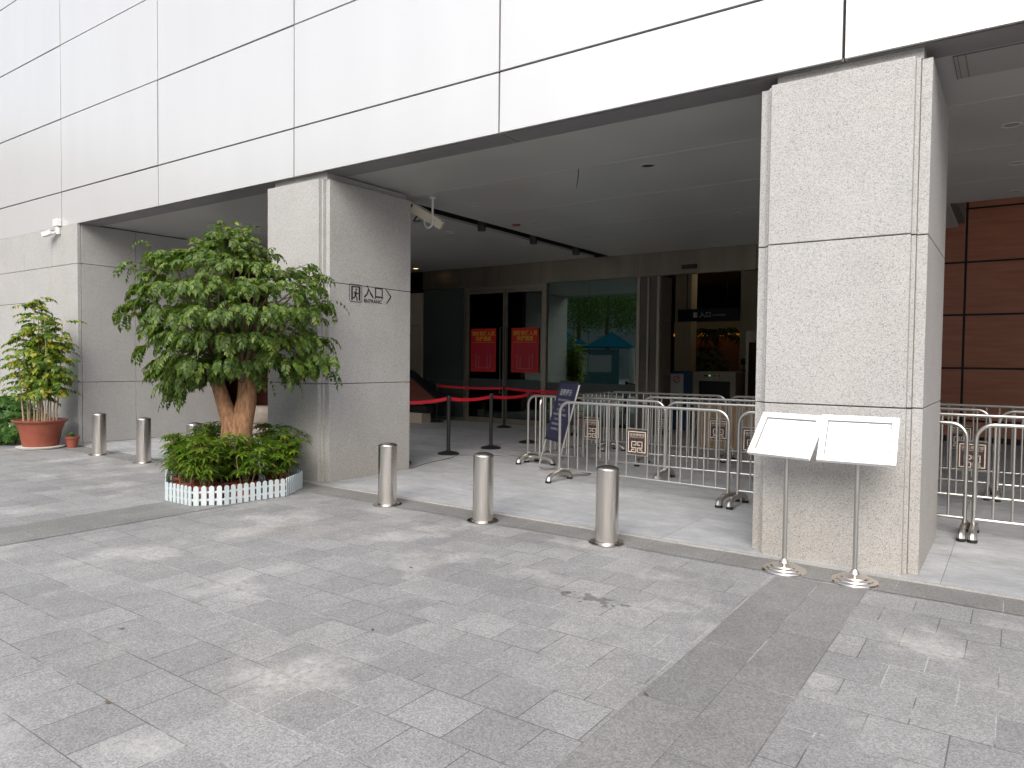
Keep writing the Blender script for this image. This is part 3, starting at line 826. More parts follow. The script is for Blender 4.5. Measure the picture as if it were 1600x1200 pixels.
# ------------------------------------------------------------------ foliage helpers
def leaflet(mb, p, d_, nrm, L, w_, droop=.25, fold=.18):
    d_ = d_.normalized(); s_ = d_.cross(nrm)
    if s_.length < 1e-4: s_ = d_.orthogonal()
    s_.normalize(); n_ = s_.cross(d_).normalized()
    mdl = p + d_ * L * .5 - n_ * L * fold * .4
    tip = p + d_ * L - n_ * L * droop
    l_ = p + d_ * L * .45 + s_ * w_ / 2 + n_ * L * fold * .2
    r_ = p + d_ * L * .45 - s_ * w_ / 2 + n_ * L * fold * .2
    mb.add([p, l_, tip, r_, mdl], [(0, 4, 1), (1, 4, 2), (0, 3, 4), (3, 2, 4)])
def spray(mb, rng, p, d_, L, n, ll, lw, droop=.5, tw=None):
    """one compound leaf: paired leaflets along a drooping rachis"""
    d_ = d_.normalized(); pts = []
    cur_ = p.copy(); dd = d_.copy(); st = L / n
    for k in range(n + 1):
        pts.append((cur_.copy(), dd.copy()))
        cur_ += dd * st
        dd = (dd + Vector((0, 0, -droop / n * 1.6))).normalized()
    if tw is not None: tw.tube([q[0] for q in pts], [.0035] * len(pts), 4, cap=False)
    for k in range(1, n + 1):
        q, t = pts[k]
        sd = t.cross(Vector((0, 0, 1)))
        if sd.length < .05: sd = Vector((1, 0, 0))
        sd.normalize(); un = sd.cross(t).normalized()
        sc = (.75 + .45 * math.sin(math.pi * (k / n) ** .8)) * rng.uniform(.8, 1.15)
        for sg in (-1, 1):
            ld = (sd * sg * rng.uniform(.75, 1.0) + t * rng.uniform(.35, .75) + Vector((0, 0, -rng.uniform(.05, .75)))).normalized()
            nn = (un + Vector((rng.uniform(-.4, .4), rng.uniform(-.4, .4), rng.uniform(-.2, .2)))).normalized()
            leaflet(mb, q, ld, nn, ll * sc, lw * sc, rng.uniform(.05, .35))
    q, t = pts[-1]
    leaflet(mb, q, (t + Vector((0, 0, -.4))).normalized(), Vector((0, 0, 1)), ll * 1.05, lw, .2)
def palmate(mb, rng, p, d_, n, L, w_, cup=.15):
    d_ = d_.normalized()
    a = d_.orthogonal().normalized(); b = d_.cross(a)
    off = rng.uniform(0, 6.28)
    for k in range(n):
        th = off + 2 * math.pi * k / n + rng.uniform(-.15, .15)
        o = a * math.cos(th) + b * math.sin(th)
        leaflet(mb, p, (o + d_ * rng.uniform(-.1, .35)).normalized(), d_, L * rng.uniform(.75, 1.1), w_ * rng.uniform(.8, 1.1), rng.uniform(.15, .4), .12)
def in_poly(x, y, P):
    c = False; j = len(P) - 1
    for i in range(len(P)):
        if (P[i][1] > y) != (P[j][1] > y) and x < (P[j][0] - P[i][0]) * (y - P[i][1]) / (P[j][1] - P[i][1]) + P[i][0]: c = not c
        j = i
    return c
def dist_poly(x, y, P):
    b = 9
    for i in range(len(P)):
        p, q = Vector(P[i]), Vector(P[(i + 1) % len(P)]); v = q - p
        t = max(0, min(1, (Vector((x, y)) - p).dot(v) / max(v.length_squared, 1e-9)))
        b = min(b, (p + v * t - Vector((x, y))).length)
    return b

# ------------------------------------------------------------------ the big tree in the fenced planter
TX, TY = -7.38, 4.95
tree = thing('leafy_tree', 'bushy green tree with a forked orange-brown trunk inside the white picket fence', 'tree', (TX, TY, 0))
SIL = [(-7.6, 3.09), (-8.02, 3.01), (-8.41, 2.95), (-8.92, 2.95), (-9.34, 2.82), (-9.5, 2.54), (-9.74, 2.29), (-9.56, 1.96), (-9.29, 1.86), (-9.16, 1.53), (-9.29, 1.27), (-8.83, 1.2), (-8.49, 1.12), (-7.94, 1.23), (-7.58, 1.31), (-7.18, 1.26), (-7.0, 1.36), (-6.54, 1.51), (-6.27, 1.34), (-6.14, 1.28), (-6.02, 1.48), (-5.77, 1.41), (-5.74, 1.65), (-6.02, 1.85), (-5.8, 2.08), (-6.02, 2.25), (-6.0, 2.49), (-6.44, 2.51), (-6.66, 2.63), (-6.86, 2.75), (-7.09, 2.75), (-7.26, 2.85), (-7.33, 3.04)]
SC = .87        # the outline is measured on a plane across the view; the crown is narrower along the facade than that
rng = random.Random(11)
rn, un_ = Vector((rx.x, rx.y, 0)).normalized(), Vector((0, 0, 1))
vn = Vector((-rn.y, rn.x, 0))
C0 = Vector((TX, TY, 0))
# silhouette in a vertical plane through the trunk that faces the camera's view axis
kx = rn.x + 0.0
camp = Vector((0, 0, 1.55))
def to_view(x, z):      # point of plane Y = TY moved along its sight line on to the plane through the trunk normal to the view axis
    p = Vector((x, TY, z)); dd = p - camp
    dist = (C0 - camp).dot(vn)
    return camp + dd * (dist / dd.dot(vn))
SV = []
for x, z in SIL:
    p = to_view(x, z); SV.append(((p - C0).dot(rn), p.z))
xs = [p[0] for p in SV]; zs_ = [p[1] for p in SV]
clumps = []
for i in range(len(SV)):            # tufts along the outline keep its lobes
    p_, q_ = Vector(SV[i]), Vector(SV[(i + 1) % len(SV)])
    cc_ = Vector((sum(xs) / len(xs), 1.95))
    for f in (0, .5):
        e = p_.lerp(q_, f); e = e + (cc_ - e).normalized() * .13
        dep = rng.uniform(-.35, .35)
        p = C0 + rn * e.x + Vector((0, 0, e.y + .04))
        clumps.append((camp + (p - camp) * (1 + dep / (C0 - camp).dot(vn)), .12))
tries = 0
while len(clumps) < 172 and tries < 20000:
    tries += 1
    a, z = rng.uniform(min(xs), max(xs)), 1.22 + .30 * rng.randint(0, 7) + rng.gauss(0, .035)
    if not in_poly(a, z, SV): continue
    dp = dist_poly(a, z, SV)
    if dp < .07: continue
    rad = min(1.0, math.sqrt(max(0.02, min(dp, .75) * 1.5)))
    dep = rng.choice([-1, -1, -1, rng.uniform(-.7, 1), 1]) * rad * rng.uniform(.75, 1.0)
    p = C0 + rn * a + Vector((0, 0, z))
    p = camp + (p - camp) * (1 + dep / (C0 - camp).dot(vn))
    if any(Vector(((p - q[0]).x, (p - q[0]).y, (p - q[0]).z * 1.25)).length < .265 for q in clumps): continue
    clumps.append((p, dp))
lm, tw = MB(), MB()
trk = MB()
heart = C0 + Vector((0, 0, 1.75))
limb_ends = []
for p, dp in clumps:
    outw = (p - heart); outw.z *= .55; outw.normalize()
    small = min(1.0, .55 + dp)
    for k in range(rng.randint(8, 11)):
        dr = (outw * rng.uniform(.6, 1.3) + Vector((rng.gauss(0, .6), rng.gauss(0, .6), rng.gauss(.05, .22)))).normalized()
        st = p - outw * .07 + Vector((rng.gauss(0, .085), rng.gauss(0, .085), rng.gauss(0, .022)))
        L = rng.uniform(.15, .30) * small
        spray(lm, rng, st - C0, dr, L, rng.randint(6, 8), rng.uniform(.050, .076), rng.uniform(.028, .037), rng.uniform(.8, 1.7))
# a few long overhanging shoots that break the outline
for k in range(30):
    q_ = rng.randrange(len(SV)); e = Vector(SV[q_]).lerp(Vector(SV[(q_ + 1) % len(SV)]), rng.random())
    od = (e - Vector((sum(xs) / len(xs), 1.95))).normalized()
    b_ = C0 + rn * (e.x - od.x * .12) + Vector((0, 0, e.y - od.y * .12)) + vn * rng.uniform(-.3, .3)
    dr = (rn * od.x + Vector((0, 0, od.y * .6)) + vn * rng.uniform(-.4, .4)).normalized()
    tip_ = b_ + dr * rng.uniform(.12, .24)
    tw.tube([b_ - dr * .25 - C0, b_ - C0, tip_ - C0], [.006, .005, .003], 5)
    for j in range(4):
        spray(lm, rng, b_.lerp(tip_, rng.uniform(.3, 1)) - C0, (dr + Vector((rng.gauss(0, .5), rng.gauss(0, .5), rng.gauss(-.15, .3)))).normalized(), rng.uniform(.16, .28), rng.randint(5, 7), rng.uniform(.048, .07), .032, rng.uniform(1.0, 1.8))
lm.build('foliage', m_leaf, tree, 'all')
for i, (p, dp) in enumerate(clumps):
    if i % 3 == 0:
        fk = Vector((TX + (-.28 if (p - C0).dot(rn) < 0 else .12), TY, rng.uniform(1.25, 1.6)))
        mid = fk.lerp(p, .5) + Vector((rng.uniform(-.08, .08), rng.uniform(-.08, .08), rng.uniform(.0, .18)))
        tw.tube([fk - C0, (fk.lerp(mid, .5) + Vector((0, 0, .05))) - C0, mid - C0, p - C0], [.03, .02, .013, .006], 6)
tw.build('branch', m_twig, tree, 'smooth')
def trunk_tube(path, rad, seed):
    mb = MB(); mb.tube(path, rad, 18)
    rg = random.Random(seed)
    return mb
tm = MB()
lo = Vector((0, 0, 0))
def limb(mb, pts, rr, seed):
    rg = random.Random(seed); n0 = len(mb.v)
    # resample
    P_, R_ = [], []
    for i in range(len(pts) - 1):
        for k in range(5):
            t = k / 5; P_.append(Vector(pts[i]).lerp(Vector(pts[i + 1]), t)); R_.append(rr[i] * (1 - t) + rr[i + 1] * t)
    P_.append(Vector(pts[-1])); R_.append(rr[-1])
    mb.tube(P_, R_, 16)
    ph = [rg.uniform(0, 6.28) for _ in range(3)]
    for i in range(n0, len(mb.v)):
        v = Vector(mb.v[i]); k = (i - n0) // 16
        if k < len(P_):
            c = P_[k]; dv = v - c; a = math.atan2(dv.y, dv.x)
            f = 1 + .05 * math.sin(3 * a + ph[0] + v.z * 2) + .025 * math.sin(7 * a + ph[1] - v.z * 3) + .015 * math.sin(v.z * 14 + ph[2])
            mb.v[i] = tuple(c + dv * f)
bm_l = rn
limb(tm, [(0, 0, .15), tuple(rn * -.015 + Vector((0, 0, .55))), tuple(rn * -.05 + Vector((0, 0, .78))), tuple(rn * -.135 + Vector((0, 0, 1.02))), tuple(rn * -.27 + Vector((0, 0, 1.45)))], [.165, .148, .108, .086, .065], 1)
limb(tm, [(0.01, 0.02, .15), tuple(rn * .04 + Vector((0, 0, .55))), tuple(rn * .075 + Vector((0, 0, .78))), tuple(rn * .115 + vn * .04 + Vector((0, 0, 1.05))), tuple(rn * .13 + vn * .05 + Vector((0, 0, 1.6)))], [.155, .145, .122, .108, .09], 2)
tm.build('trunk', m_bark, tree, 'all')
rp_ = MB()
for k in range(13):
    z = .32 + k * .026
    rp_.tube([(.178 * math.cos(a) + .005, .178 * math.sin(a), z) for a in [2 * math.pi * q / 24 for q in range(25)]], .0145, 6)
rp_.build('rope_wrap', m_rope, tree, 'smooth')
MB().lathe([(.23, 0), (.255, .22), (.265, .24), (.25, .25), (.235, .22), (.0001, .21)], n=28).build('tub', m_black, tree, 'smooth')

# ------------------------------------------------------------------ picket fence
FC = Vector((-7.52, 4.93, .004))
fence = thing('picket_fence', 'low pale blue-white plastic picket fence ringing the tree and potted plants', 'fence', FC)
poly8 = [(-7.47, 4.16), (-6.98, 4.17), (-6.78, 4.40), (-6.67, 5.10), (-6.97, 5.57), (-7.45, 5.72), (-8.05, 5.6), (-8.42, 5.15), (-8.28, 4.62)]
for i in range(len(poly8)):
    a = Vector((*poly8[i], 0)) - Vector((FC.x, FC.y, 0)); b = Vector((*poly8[(i + 1) % len(poly8)], 0)) - Vector((FC.x, FC.y, 0))
    L = (b - a).length; t = (b - a) / L; nn = Vector((t.y, -t.x, 0))
    n = max(3, round(L / .072)); mb = MB(); pw = L / n * .68
    for k in range(n):
        c = a + t * (L * (k + .5) / n)
        pr = [(-pw / 2, 0), (pw / 2, 0)] + [(pw / 2 * math.cos(q), .178 + pw / 2 * math.sin(q)) for q in [math.pi * j / 6 for j in range(7)]]
        mb.prism(pr, c - nn * .001, t, Vector((0, 0, 1)), nn * .009)
    for z in (.045, .125): mb.obox(a - nn * .012 + Vector((0, 0, z)), t * L, nn * .0105, Vector((0, 0, .022)))
    mb.build('fence_panel', m_fence, fence)

# ------------------------------------------------------------------ potted umbrella plants inside the fence
def make_umbrella_plant(label, loc, seed, h=.47):
    rg = random.Random(seed)
    t = thing('potted_umbrella_plant', label, 'potted plant', loc, rg.uniform(0, 6), 'potted umbrella plants inside the picket fence')
    po = MB().lathe([(.105, 0), (.128, .13), (.150, .135), (.153, .165), (.146, .168), (.135, .15)], n=28).build('pot', m_terra, t, 'smooth')
    MB().lathe([(.137, .145), (.07, .155), (.0001, .158)], n=20).build('soil', m_soil, t, 'smooth')
    sm, lf = MB(), MB()
    for k in range(11):
        a = rg.uniform(0, 6.28); r0 = rg.uniform(.01, .09)
        hh = h * rg.uniform(.7, 1.05)
        b0_ = Vector((r0 * math.cos(a), r0 * math.sin(a), .15)); tp = Vector(((r0 + rg.uniform(.03, .15)) * math.cos(a), (r0 + rg.uniform(.03, .15)) * math.sin(a), .15 + hh))
        mid = b0_.lerp(tp, .5) + Vector((rg.uniform(-.02, .02), rg.uniform(-.02, .02), 0))
        sm.tube([b0_, mid, tp], [.008, .006, .004], 6)
        for j in range(13):
            f = rg.uniform(.16, 1.0) if j else 1.0
            q = (b0_.lerp(mid, f * 2) if f < .5 else mid.lerp(tp, f * 2 - 1))
            th = rg.uniform(0, 6.28); el = rg.uniform(.1, .8)
            dr = Vector((math.cos(th) * math.cos(el), math.sin(th) * math.cos(el), math.sin(el)))
            e = q + dr * rg.uniform(.07, .15)
            sm.tube([q, q.lerp(e, .5) + Vector((0, 0, .012)), e], [.0028, .0024, .002], 4)
            palmate(lf, rg, e, (dr * .5 + Vector((0, 0, 1))).normalized(), rg.choice([6, 7, 8]), rg.uniform(.08, .12), rg.uniform(.026, .036))
    sm.build('stems', m_stem_g, t, 'smooth'); lf.build('foliage', m_leaf_s, t, 'all')
    return t
PP = [(-7.50, 4.42, 'potted umbrella plant at the left front, nearest the fence corner'), (-7.14, 4.45, 'potted umbrella plant at the fence front, just left of the rope-wrapped trunk'), (-6.98, 4.80, 'potted umbrella plant at the front, right below the rope-wrapped trunk'), (-6.93, 5.22, 'potted umbrella plant at the right end, nearest the lettered pillar'), (-7.30, 5.45, 'potted umbrella plant behind the trunk on the pillar side'), (-7.92, 4.66, 'potted umbrella plant at the far left of the fenced ring'), (-8.02, 5.12, 'potted umbrella plant at the back left, behind the trunk'), (-7.27, 4.72, 'potted umbrella plant tight against the rope wrap, front side of the trunk'), (-7.66, 4.62, 'potted umbrella plant tight against the tree tub, left front side')]
protos = {}
for i, (x, y, lb) in enumerate(PP):
    k = i % 4
    if k not in protos: protos[k] = make_umbrella_plant(lb, (x, y, .004), 20 + k)
    else: dup(protos[k], lb, (x, y, .004), i * 1.3, scale=(1, 1, 1, 1, 1.08, .92, 1.12, .95, .88)[i])

# ------------------------------------------------------------------ potted cane tree, small pot and shrub at the left wall
ct = thing('potted_cane_tree', 'tall potted plant with many pale stems and yellow-green leaves in a terracotta tub', 'potted plant', (-13.35, 5.28, 0))
MB().lathe([(.30, 0), (.345, .01), (.36, .035), (.33, .04)], n=32).build('saucer', m_saucer, ct, 'smooth')
MB().lathe([(.255, .03), (.27, .08), (.31, .30), (.35, .42), (.40, .455), (.405, .475), (.385, .48), (.34, .43)], n=40).build('tub', m_terra, ct, 'smooth')
MB().lathe([(.345, .42), (.18, .44), (.0001, .445)], n=24).build('soil', m_soil, ct, 'smooth')
rg = random.Random(5)
sm, lf = MB(), MB()
for k in range(13):
    u_ = -.26 + .52 * (k + .5) / 13 + rg.uniform(-.03, .03); v_ = rg.uniform(-.15, .15)
    b0_ = rn * u_ + vn * v_ + Vector((0, 0, .43))
    ht = rg.uniform(1.2, 1.75); 
    if k in (3, 4): ht = 2.12
    tp = rn * (u_ * 1.05 + rg.uniform(-.06, .06) - (.03 if k < 7 else -.06)) + vn * (v_ * 1.3) + Vector((0, 0, .43 + ht))
    if k in (3, 4): tp = rn * (-.10 + .08 * (k - 3)) + vn * v_ + Vector((0, 0, 2.52))
    mid = b0_.lerp(tp, .5) + Vector((rg.uniform(-.03, .03), rg.uniform(-.03, .03), 0))
    sm.tube([b0_, b0_.lerp(mid, .5) + Vector((rg.uniform(-.01, .01), 0, 0)), mid, tp], [.016, .013, .010, .004], 8)
    nl = 24 if ht < 2 else 30
    for j in range(nl):
        f = .30 + .70 * (j + rg.random()) / nl
        q = b0_.lerp(tp, f)
        th = rg.uniform(0, 6.28); dr = Vector((math.cos(th), math.sin(th), rg.uniform(.05, .45)))
        spray(lf, rg, q, dr, rg.uniform(.20, .35) * (1.15 - .5 * max(0, f - .6)) * (.85 if ht > 2 else 1), 6, rg.uniform(.07, .095), .050, rg.uniform(.35, .8), None)
sm.build('stems', m_stem, ct, 'smooth'); lf.build('foliage', m_leaf_y, ct, 'all')
sp = thing('small_potted_plant', 'small terracotta pot with a seedling at the foot of the granite wall', 'potted plant', (-13.0, 5.62, 0))
MB().lathe([(.075, 0), (.10, .15), (.115, .155), (.118, .19), (.11, .19), (.1, .16)], n=24).build('pot', m_terra, sp, 'smooth')
MB().lathe([(.103, .16), (.0001, .168)], n=16).build('soil', m_soil, sp, 'smooth')
lf = MB(); rg = random.Random(8)
for k in range(7):
    th = k * .9; palmate(lf, rg, Vector((.03 * math.cos(th), .03 * math.sin(th), .17 + .012 * k)), Vector((math.cos(th) * .5, math.sin(th) * .5, 1)), 5, .06, .03)
lf.build('foliage', m_leaf_h, sp, 'all')
sh = thing('green_shrub', 'low dense green shrub at the left edge beside the terracotta tub', 'shrub', (-14.45, 5.2, 0))
lf, sm = MB(), MB(); rg = random.Random(9)
for k in range(900):
    th = rg.uniform(0, 6.28); ph = math.acos(rg.uniform(-.75, 1)); 
    rr_ = rg.uniform(.72, 1.02) * (1 + .12 * math.sin(3 * th) + .08 * math.sin(7 * th + 2 * ph))
    p = Vector((.72 * rr_ * math.sin(ph) * math.cos(th), .5 * rr_ * math.sin(ph) * math.sin(th), .38 + .46 * rr_ * math.cos(ph)))
    if p.z < .03: continue
    dr = (p - Vector((0, 0, .3))).normalized()
    palmate(lf, rg, p, (dr + Vector((rg.gauss(0, .3), rg.gauss(0, .3), .35))).normalized(), 6, rg.uniform(.06, .09), .036)
for k in range(26):
    th = k * .7; sm.tube([(.15 * math.cos(th), .1 * math.sin(th), 0), (.3 * math.cos(th), .2 * math.sin(th), .3), (.52 * math.cos(th), .36 * math.sin(th), .52)], [.012, .009, .004], 5)
sm.build('stems', m_twig, sh, 'smooth'); lf.build('foliage', m_leaf_h, sh, 'all')

# ------------------------------------------------------------------ cameras, lamps and fittings
wc = thing('security_camera', 'white wall camera on a bracket with junction box at the left cladding edge', 'camera', (-14.0, 5.86, 3.84))
MB().box(-.10, .10, -.085, .018, 0.0, .16, 0, .008).build('junction_box', m_white_plastic, wc)
MB().tube([(.02, -.03, .0), (.02, -.05, -.13), (-.05, -.09, -.15), (-.14, -.12, -.12)], .024, 8).lathe([(.05, -.17), (.055, -.02)], .02, -.02, 0, 14).build('bracket', m_white_plastic, wc, 'smooth')
hb = MB(); ax_ = Vector((-.92, -.30, -.22)).normalized(); sd = ax_.cross(Vector((0, 0, 1))).normalized(); uu = sd.cross(ax_)
hb.obox(Vector((-.08, -.11, -.13)) - sd * .048 - uu * .045, ax_ * .25, sd * .096, uu * .09)
ho = hb.build('housing', m_white_plastic, wc)
hv = MB(); hv.obox(Vector((-.06, -.10, -.08)) - sd * .058, ax_ * .32, sd * .116, uu * .012)
hv.build('sun_shield', m_white_plastic, ho)
hv = MB(); hv.obox(Vector((-.08, -.11, -.13)) + ax_ * .251 - sd * .04 - uu * .037, ax_ * .006, sd * .08, uu * .074)
hv.build('lens', m_lens, ho)
wc.scale = (.8, .8, .8)

hc = thing('security_camera', 'cream bullet camera hanging on a hooked pipe from the porch ceiling', 'camera', (-6.86, 7.75, 3.85))
pth = [(0, 0, 0), (0, 0, -.30)] + [(-.075 + .075 * math.cos(a), 0, -.34 - .075 * math.sin(a)) for a in [math.pi * k / 8 for k in range(9)]] + [(-.15, 0, -.27)]
MB().lathe([(.045, -.012), (.045, 0)], 0, 0, 0, 16).tube(pth, .0155, 10).build('pipe', m_white_plastic, hc, 'smooth')
hb = MB(); a0 = Vector((-.30, -.09, -.125)); a1 = Vector((.06, .14, -.375)); ax_ = (a1 - a0).normalized(); sd = ax_.cross(Vector((0, 1, 0))).normalized(); dp_ = ax_.cross(sd).normalized()
hb.obox(a0 - sd * .055 - dp_ * .055, ax_ * (a1 - a0).length, sd * .11, dp_ * .11)
ho = hb.build('housing', m_cream, hc)
hv = MB(); s2 = sd if sd.z > 0 else -sd
hv.obox(a0 - ax_ * .05 + s2 * .058 - dp_ * .068, ax_ * ((a1 - a0).length + .02), s2 * .012, dp_ * .136)
hv.build('sun_shield', m_cream, ho)
hv = MB(); hv.tube([(-.235, -.06, -.225), (-.285, -.08, -.315), (-.18, -.06, -.315)], .013, 6)
hv.build('cable_gland', m_black, ho)
MB().tube([(-.15, 0, -.275), (-.165, 0, -.235)], .022, 8).build('joint', m_cream, hc)

def downlight(loc, label, r=.085, lit=False):
    t = thing('downlight', label, 'downlight', loc, 0, 'recessed downlights in the porch ceiling')
    MB().lathe([(r * .80, .004), (r * .82, -.004), (r, -.006), (r * 1.02, .002)], n=24).build('trim_ring', m_ceil_gap if not lit else m_frame, t, 'smooth')
    MB().lathe([(.0001, -.0005), (r * .79, -.0008), (r * .80, .002)], n=20).build('diffuser', m_lamp_warm if lit else m_diff, t)
    return t
z = 3.849
d0 = downlight((-6.6, 8.4, z), 'recessed downlight nearest the hanging camera, right of the black slot')
for x, y, lb in ((-6.59, 10.02, 'recessed downlight second along the row right of the black slot, beside the red detector'), (-6.57, 11.7, 'recessed downlight third along the row right of the black slot'), (-6.56, 13.3, 'recessed downlight right of the black slot, nearest the bulkhead'),
                 (-8.45, 10.0, 'recessed downlight left of the black slot, nearest the hanging camera'), (-8.52, 11.72, 'recessed downlight in the middle of the row left of the black slot'), (-8.48, 13.4, 'recessed downlight left of the black slot, nearest the bulkhead'),
                 (-3.55, 11.06, 'small recessed downlight high beside the nearest pillar'), (-.11, 8.39, 'large recessed downlight right of the nearest pillar, closest to the front'), (-.07, 9.98, 'recessed downlight right of the nearest pillar, middle of three'), (-.06, 11.59, 'recessed downlight right of the nearest pillar, nearest the red wall')):
    dup(d0, lb, (x, y, z), scale=.7 if x == -3.55 else 1)
downlight((-12.5, 13.5, z), 'lit warm downlight in the ceiling corner above the beige wall', .08, True)
def hole(loc, label):
    t = thing('light_socket', label, 'light socket', loc)
    MB().lathe([(.0001, -.001), (.07, -.001), (.071, .001)], n=20).build('opening', m_black, t)
    MB().lathe([(.07, .0), (.072, -.006), (.082, -.006), (.084, .0)], n=20).build('trim_ring', m_ceil, t, 'smooth')
hole((-3.60, 7.84, z), 'empty black lamp hole in the porch ceiling above the barriers')
hole((-10.99, 7.78, z), 'empty black lamp hole in the ceiling above the leafy tree')
sd_ = thing('smoke_detector', 'reddish round detector on the porch ceiling beside the black slot', 'detector', (-7.0, 10.03, z))
MB().lathe([(.0001, -.02), (.06, -.018), (.075, -.006), (.076, .001)], n=20).build('housing', simple('brownish_red_plastic', (0.16, 0.05, 0.04), .5), sd_, 'smooth')
tag(MB().tube([(-4.352, 7.526, 3.85), (-4.355, 7.528, 3.80), (-4.37, 7.54, 3.72), (-4.40, 7.56, 3.64)], .004, 5).build('loose_wire', m_black), 'thin loose wire dangling from the porch ceiling', 'wire')
tag(MB().tube([(-10.70, 7.9, 3.85), (-10.70, 7.9, 3.76)], .005, 5).build('loose_wire', m_black), 'short loose wire in the ceiling above the leafy tree', 'wire')
for i, (y, lb) in enumerate(((9.75, 'black track spotlight in the ceiling slot nearest the hanging camera'), (11.35, 'black track spotlight in the middle of the ceiling slot'), (12.95, 'black track spotlight in the ceiling slot nearest the bulkhead'))):
    if i == 0:
        t0 = thing('track_spotlight', lb, 'spotlight', (-7.52, y, 3.9), 0, 'black spotlights in the ceiling slot')
        MB().lathe([(.02, 0), (.02, .21)], n=10).build('stem', m_black, t0, 'smooth')
        MB().lathe([(.066, -.15), (.07, -.14), (.07, .0), (.05, .02), (.02, .03)], n=20).build('lamp_head', m_blackmetal, t0, 'smooth')
        MB().lathe([(.0001, -.14), (.064, -.142)], n=16).build('lens', m_diff, t0)
    else: dup(t0, lb, (-7.52, y, 3.9))
tag(MB().tube([(-6.94, 7.44, FZ + .004), (-7.1, 7.9, FZ + .004), (-7.2, 8.6, FZ + .004), (-7.35, 8.95, FZ + .004), (-6.9, 9.25, FZ + .004), (-6.3, 9.6, FZ + .004)], .004, 5).build('cable', m_black), 'thin black cable trailing across the porch floor past the stanchions', 'cable')
tag(MB().box(-7.02, -6.95, 7.41, 7.45, .07, .12, 0, .006).build('socket_box', m_black), 'small black socket at the back foot of the lettered pillar', 'socket')

# ------------------------------------------------------------------ porch furniture behind the pillars
fl = thing('stair_flank', 'sloping dark red stone stair flank with black coping on a pale plinth', 'stair', (-12.2, 13.0, FZ))
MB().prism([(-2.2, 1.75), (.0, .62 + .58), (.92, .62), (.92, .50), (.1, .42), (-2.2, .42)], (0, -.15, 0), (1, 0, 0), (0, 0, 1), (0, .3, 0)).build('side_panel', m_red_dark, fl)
MB().prism([(-2.2, 1.752), (.0, 1.202), (.93, .622), (.93, .66), (.0, 1.245), (-2.2, 1.80)], (0, -.17, 0), (1, 0, 0), (0, 0, 1), (0, .34, 0)).build('coping', m_black, fl)
MB().box(-2.2, .5, -.12, .2, 0, .24).build('plinth', m_beige, fl)
MB().box(-2.2, .6, -.05, .18, .24, .42).build('recess', m_black, fl)
sb = thing('stone_pedestal', 'carved weathered stone pedestal standing behind the tree at the wall end', 'stone carving', (-12.55, 8.95, FZ))
m_old = simple('weathered_stone', (0.30, 0.26, 0.22), .85, noise=.25, nscale=6, bump=.4, bscale=25)
wv = lambda a, i: .05 * abs(math.cos(3 * a))
MB().lathe([(.40, 0), (.46, .03), (.48, .12), (.42, .20), (.38, .215)], n=48, wob=wv).build('foot', m_old, sb, 'all')
MB().lathe([(.38, .21), (.45, .27), (.46, .40), (.44, .48), (.40, .50), (.41, .55), (.0001, .56)], n=48, wob=wv).build('drum', m_old, sb, 'all')
wk = thing('wooden_counter', 'low tan wooden slatted counter behind the crowd barriers', 'counter', (-3.9, 12.75, FZ))
mb = MB(); x = -.85
while x < .9:
    mb.box(x, x + .085, -.015, .0, .03, .80); x += .092
mb.build('slats', m_woodslat, wk)
MB().box(-.85, .92, .001, .6, 0, .80).build('body', m_woodslat, wk)
MB().box(-.88, .95, -.03, .62, .80, .84).build('top', m_dark_grey, wk)
xr = thing('baggage_scanner', 'beige baggage scanner with a dark tunnel mouth inside the entrance', 'scanner', (-5.62, 16, FZ))
MB().box(-.50, -.37, 0, 1.6, .0, 1.33).box(.36, .48, 0, 1.6, 0, 1.33).box(-.37, .36, 0, 1.6, 1.12, 1.33).box(-.37, .36, 0, 1.6, 0, .45).build('casing', m_xray, xr)
MB().box(-.37, .36, .03, 1.55, .45, 1.12).build('tunnel_curtain', m_black, xr)
MB().box(-.13, -.10, -.006, 0, 1.23, 1.26).build('indicator_light', m_green_led, xr)
mb = MB()
for q in (-.02, .09): mb.box(q, q + .035, -.005, 0, 1.225, 1.26)
mb.box(-.25, -.17, -.005, 0, 1.22, 1.265)
mb.build('button', m_terra, xr)
md = thing('detector_gate', 'grey walk-through detector gate just inside the entrance by the pillar', 'gate', (-4.55, 16.2, FZ))
MB().box(-.42, -.36, -.05, .5, 0, 2.25).box(.36, .42, -.05, .5, 0, 2.25).build('post', m_frame, md)
MB().box(-.36, .36, -.05, .5, 2.0, 2.25).build('crossbar', m_xray, md)
nb = thing('rules_board', 'white rules poster with a red prohibition ring on a blue board inside the entrance', 'board', (-6.32, 15.6, FZ))
MB().box(-.22, .22, 0, .3, 0, 1.34).build('board', m_blue, nb)
mb = MB().box(-.19, .12, -.006, 0, .50, 1.28); mb.build('sheet', m_signgrey, nb)
mb = MB()
c_ = [(-.035 + .075 * math.cos(a), -.012, 1.15 + .075 * math.sin(a)) for a in [2 * math.pi * k / 20 for k in range(21)]]
mb.tube(c_, .008, 5, cap=False).tube([(-.085, -.012, 1.10), (.015, -.012, 1.20)], .008, 5)
mb.build('prohibition_ring', m_redposter, nb)
hs = thing('hanging_sign', 'dark hanging entrance sign with white characters inside the hall', 'sign', (-6.2, 17.0, 2.72))
MB().box(-.72, .78, -.04, .04, -.16, .14).build('board', simple('dark_sign_board', (0.012, 0.014, 0.02), .4), hs)
for q in (-.5, .5): MB().tube([(q, 0, .14), (q, 0, 1.5)], .012, 6).build('hanger', m_black, hs)
mb = MB(); text_mb(mb, '入口', .15, (-.02, -.043, -.01), (1, 0, 0), (0, 0, 1), bold=.002); text_mb(mb, 'ENTRANCE', .06, (.32, -.043, -.02), (1, 0, 0), (0, 0, 1))
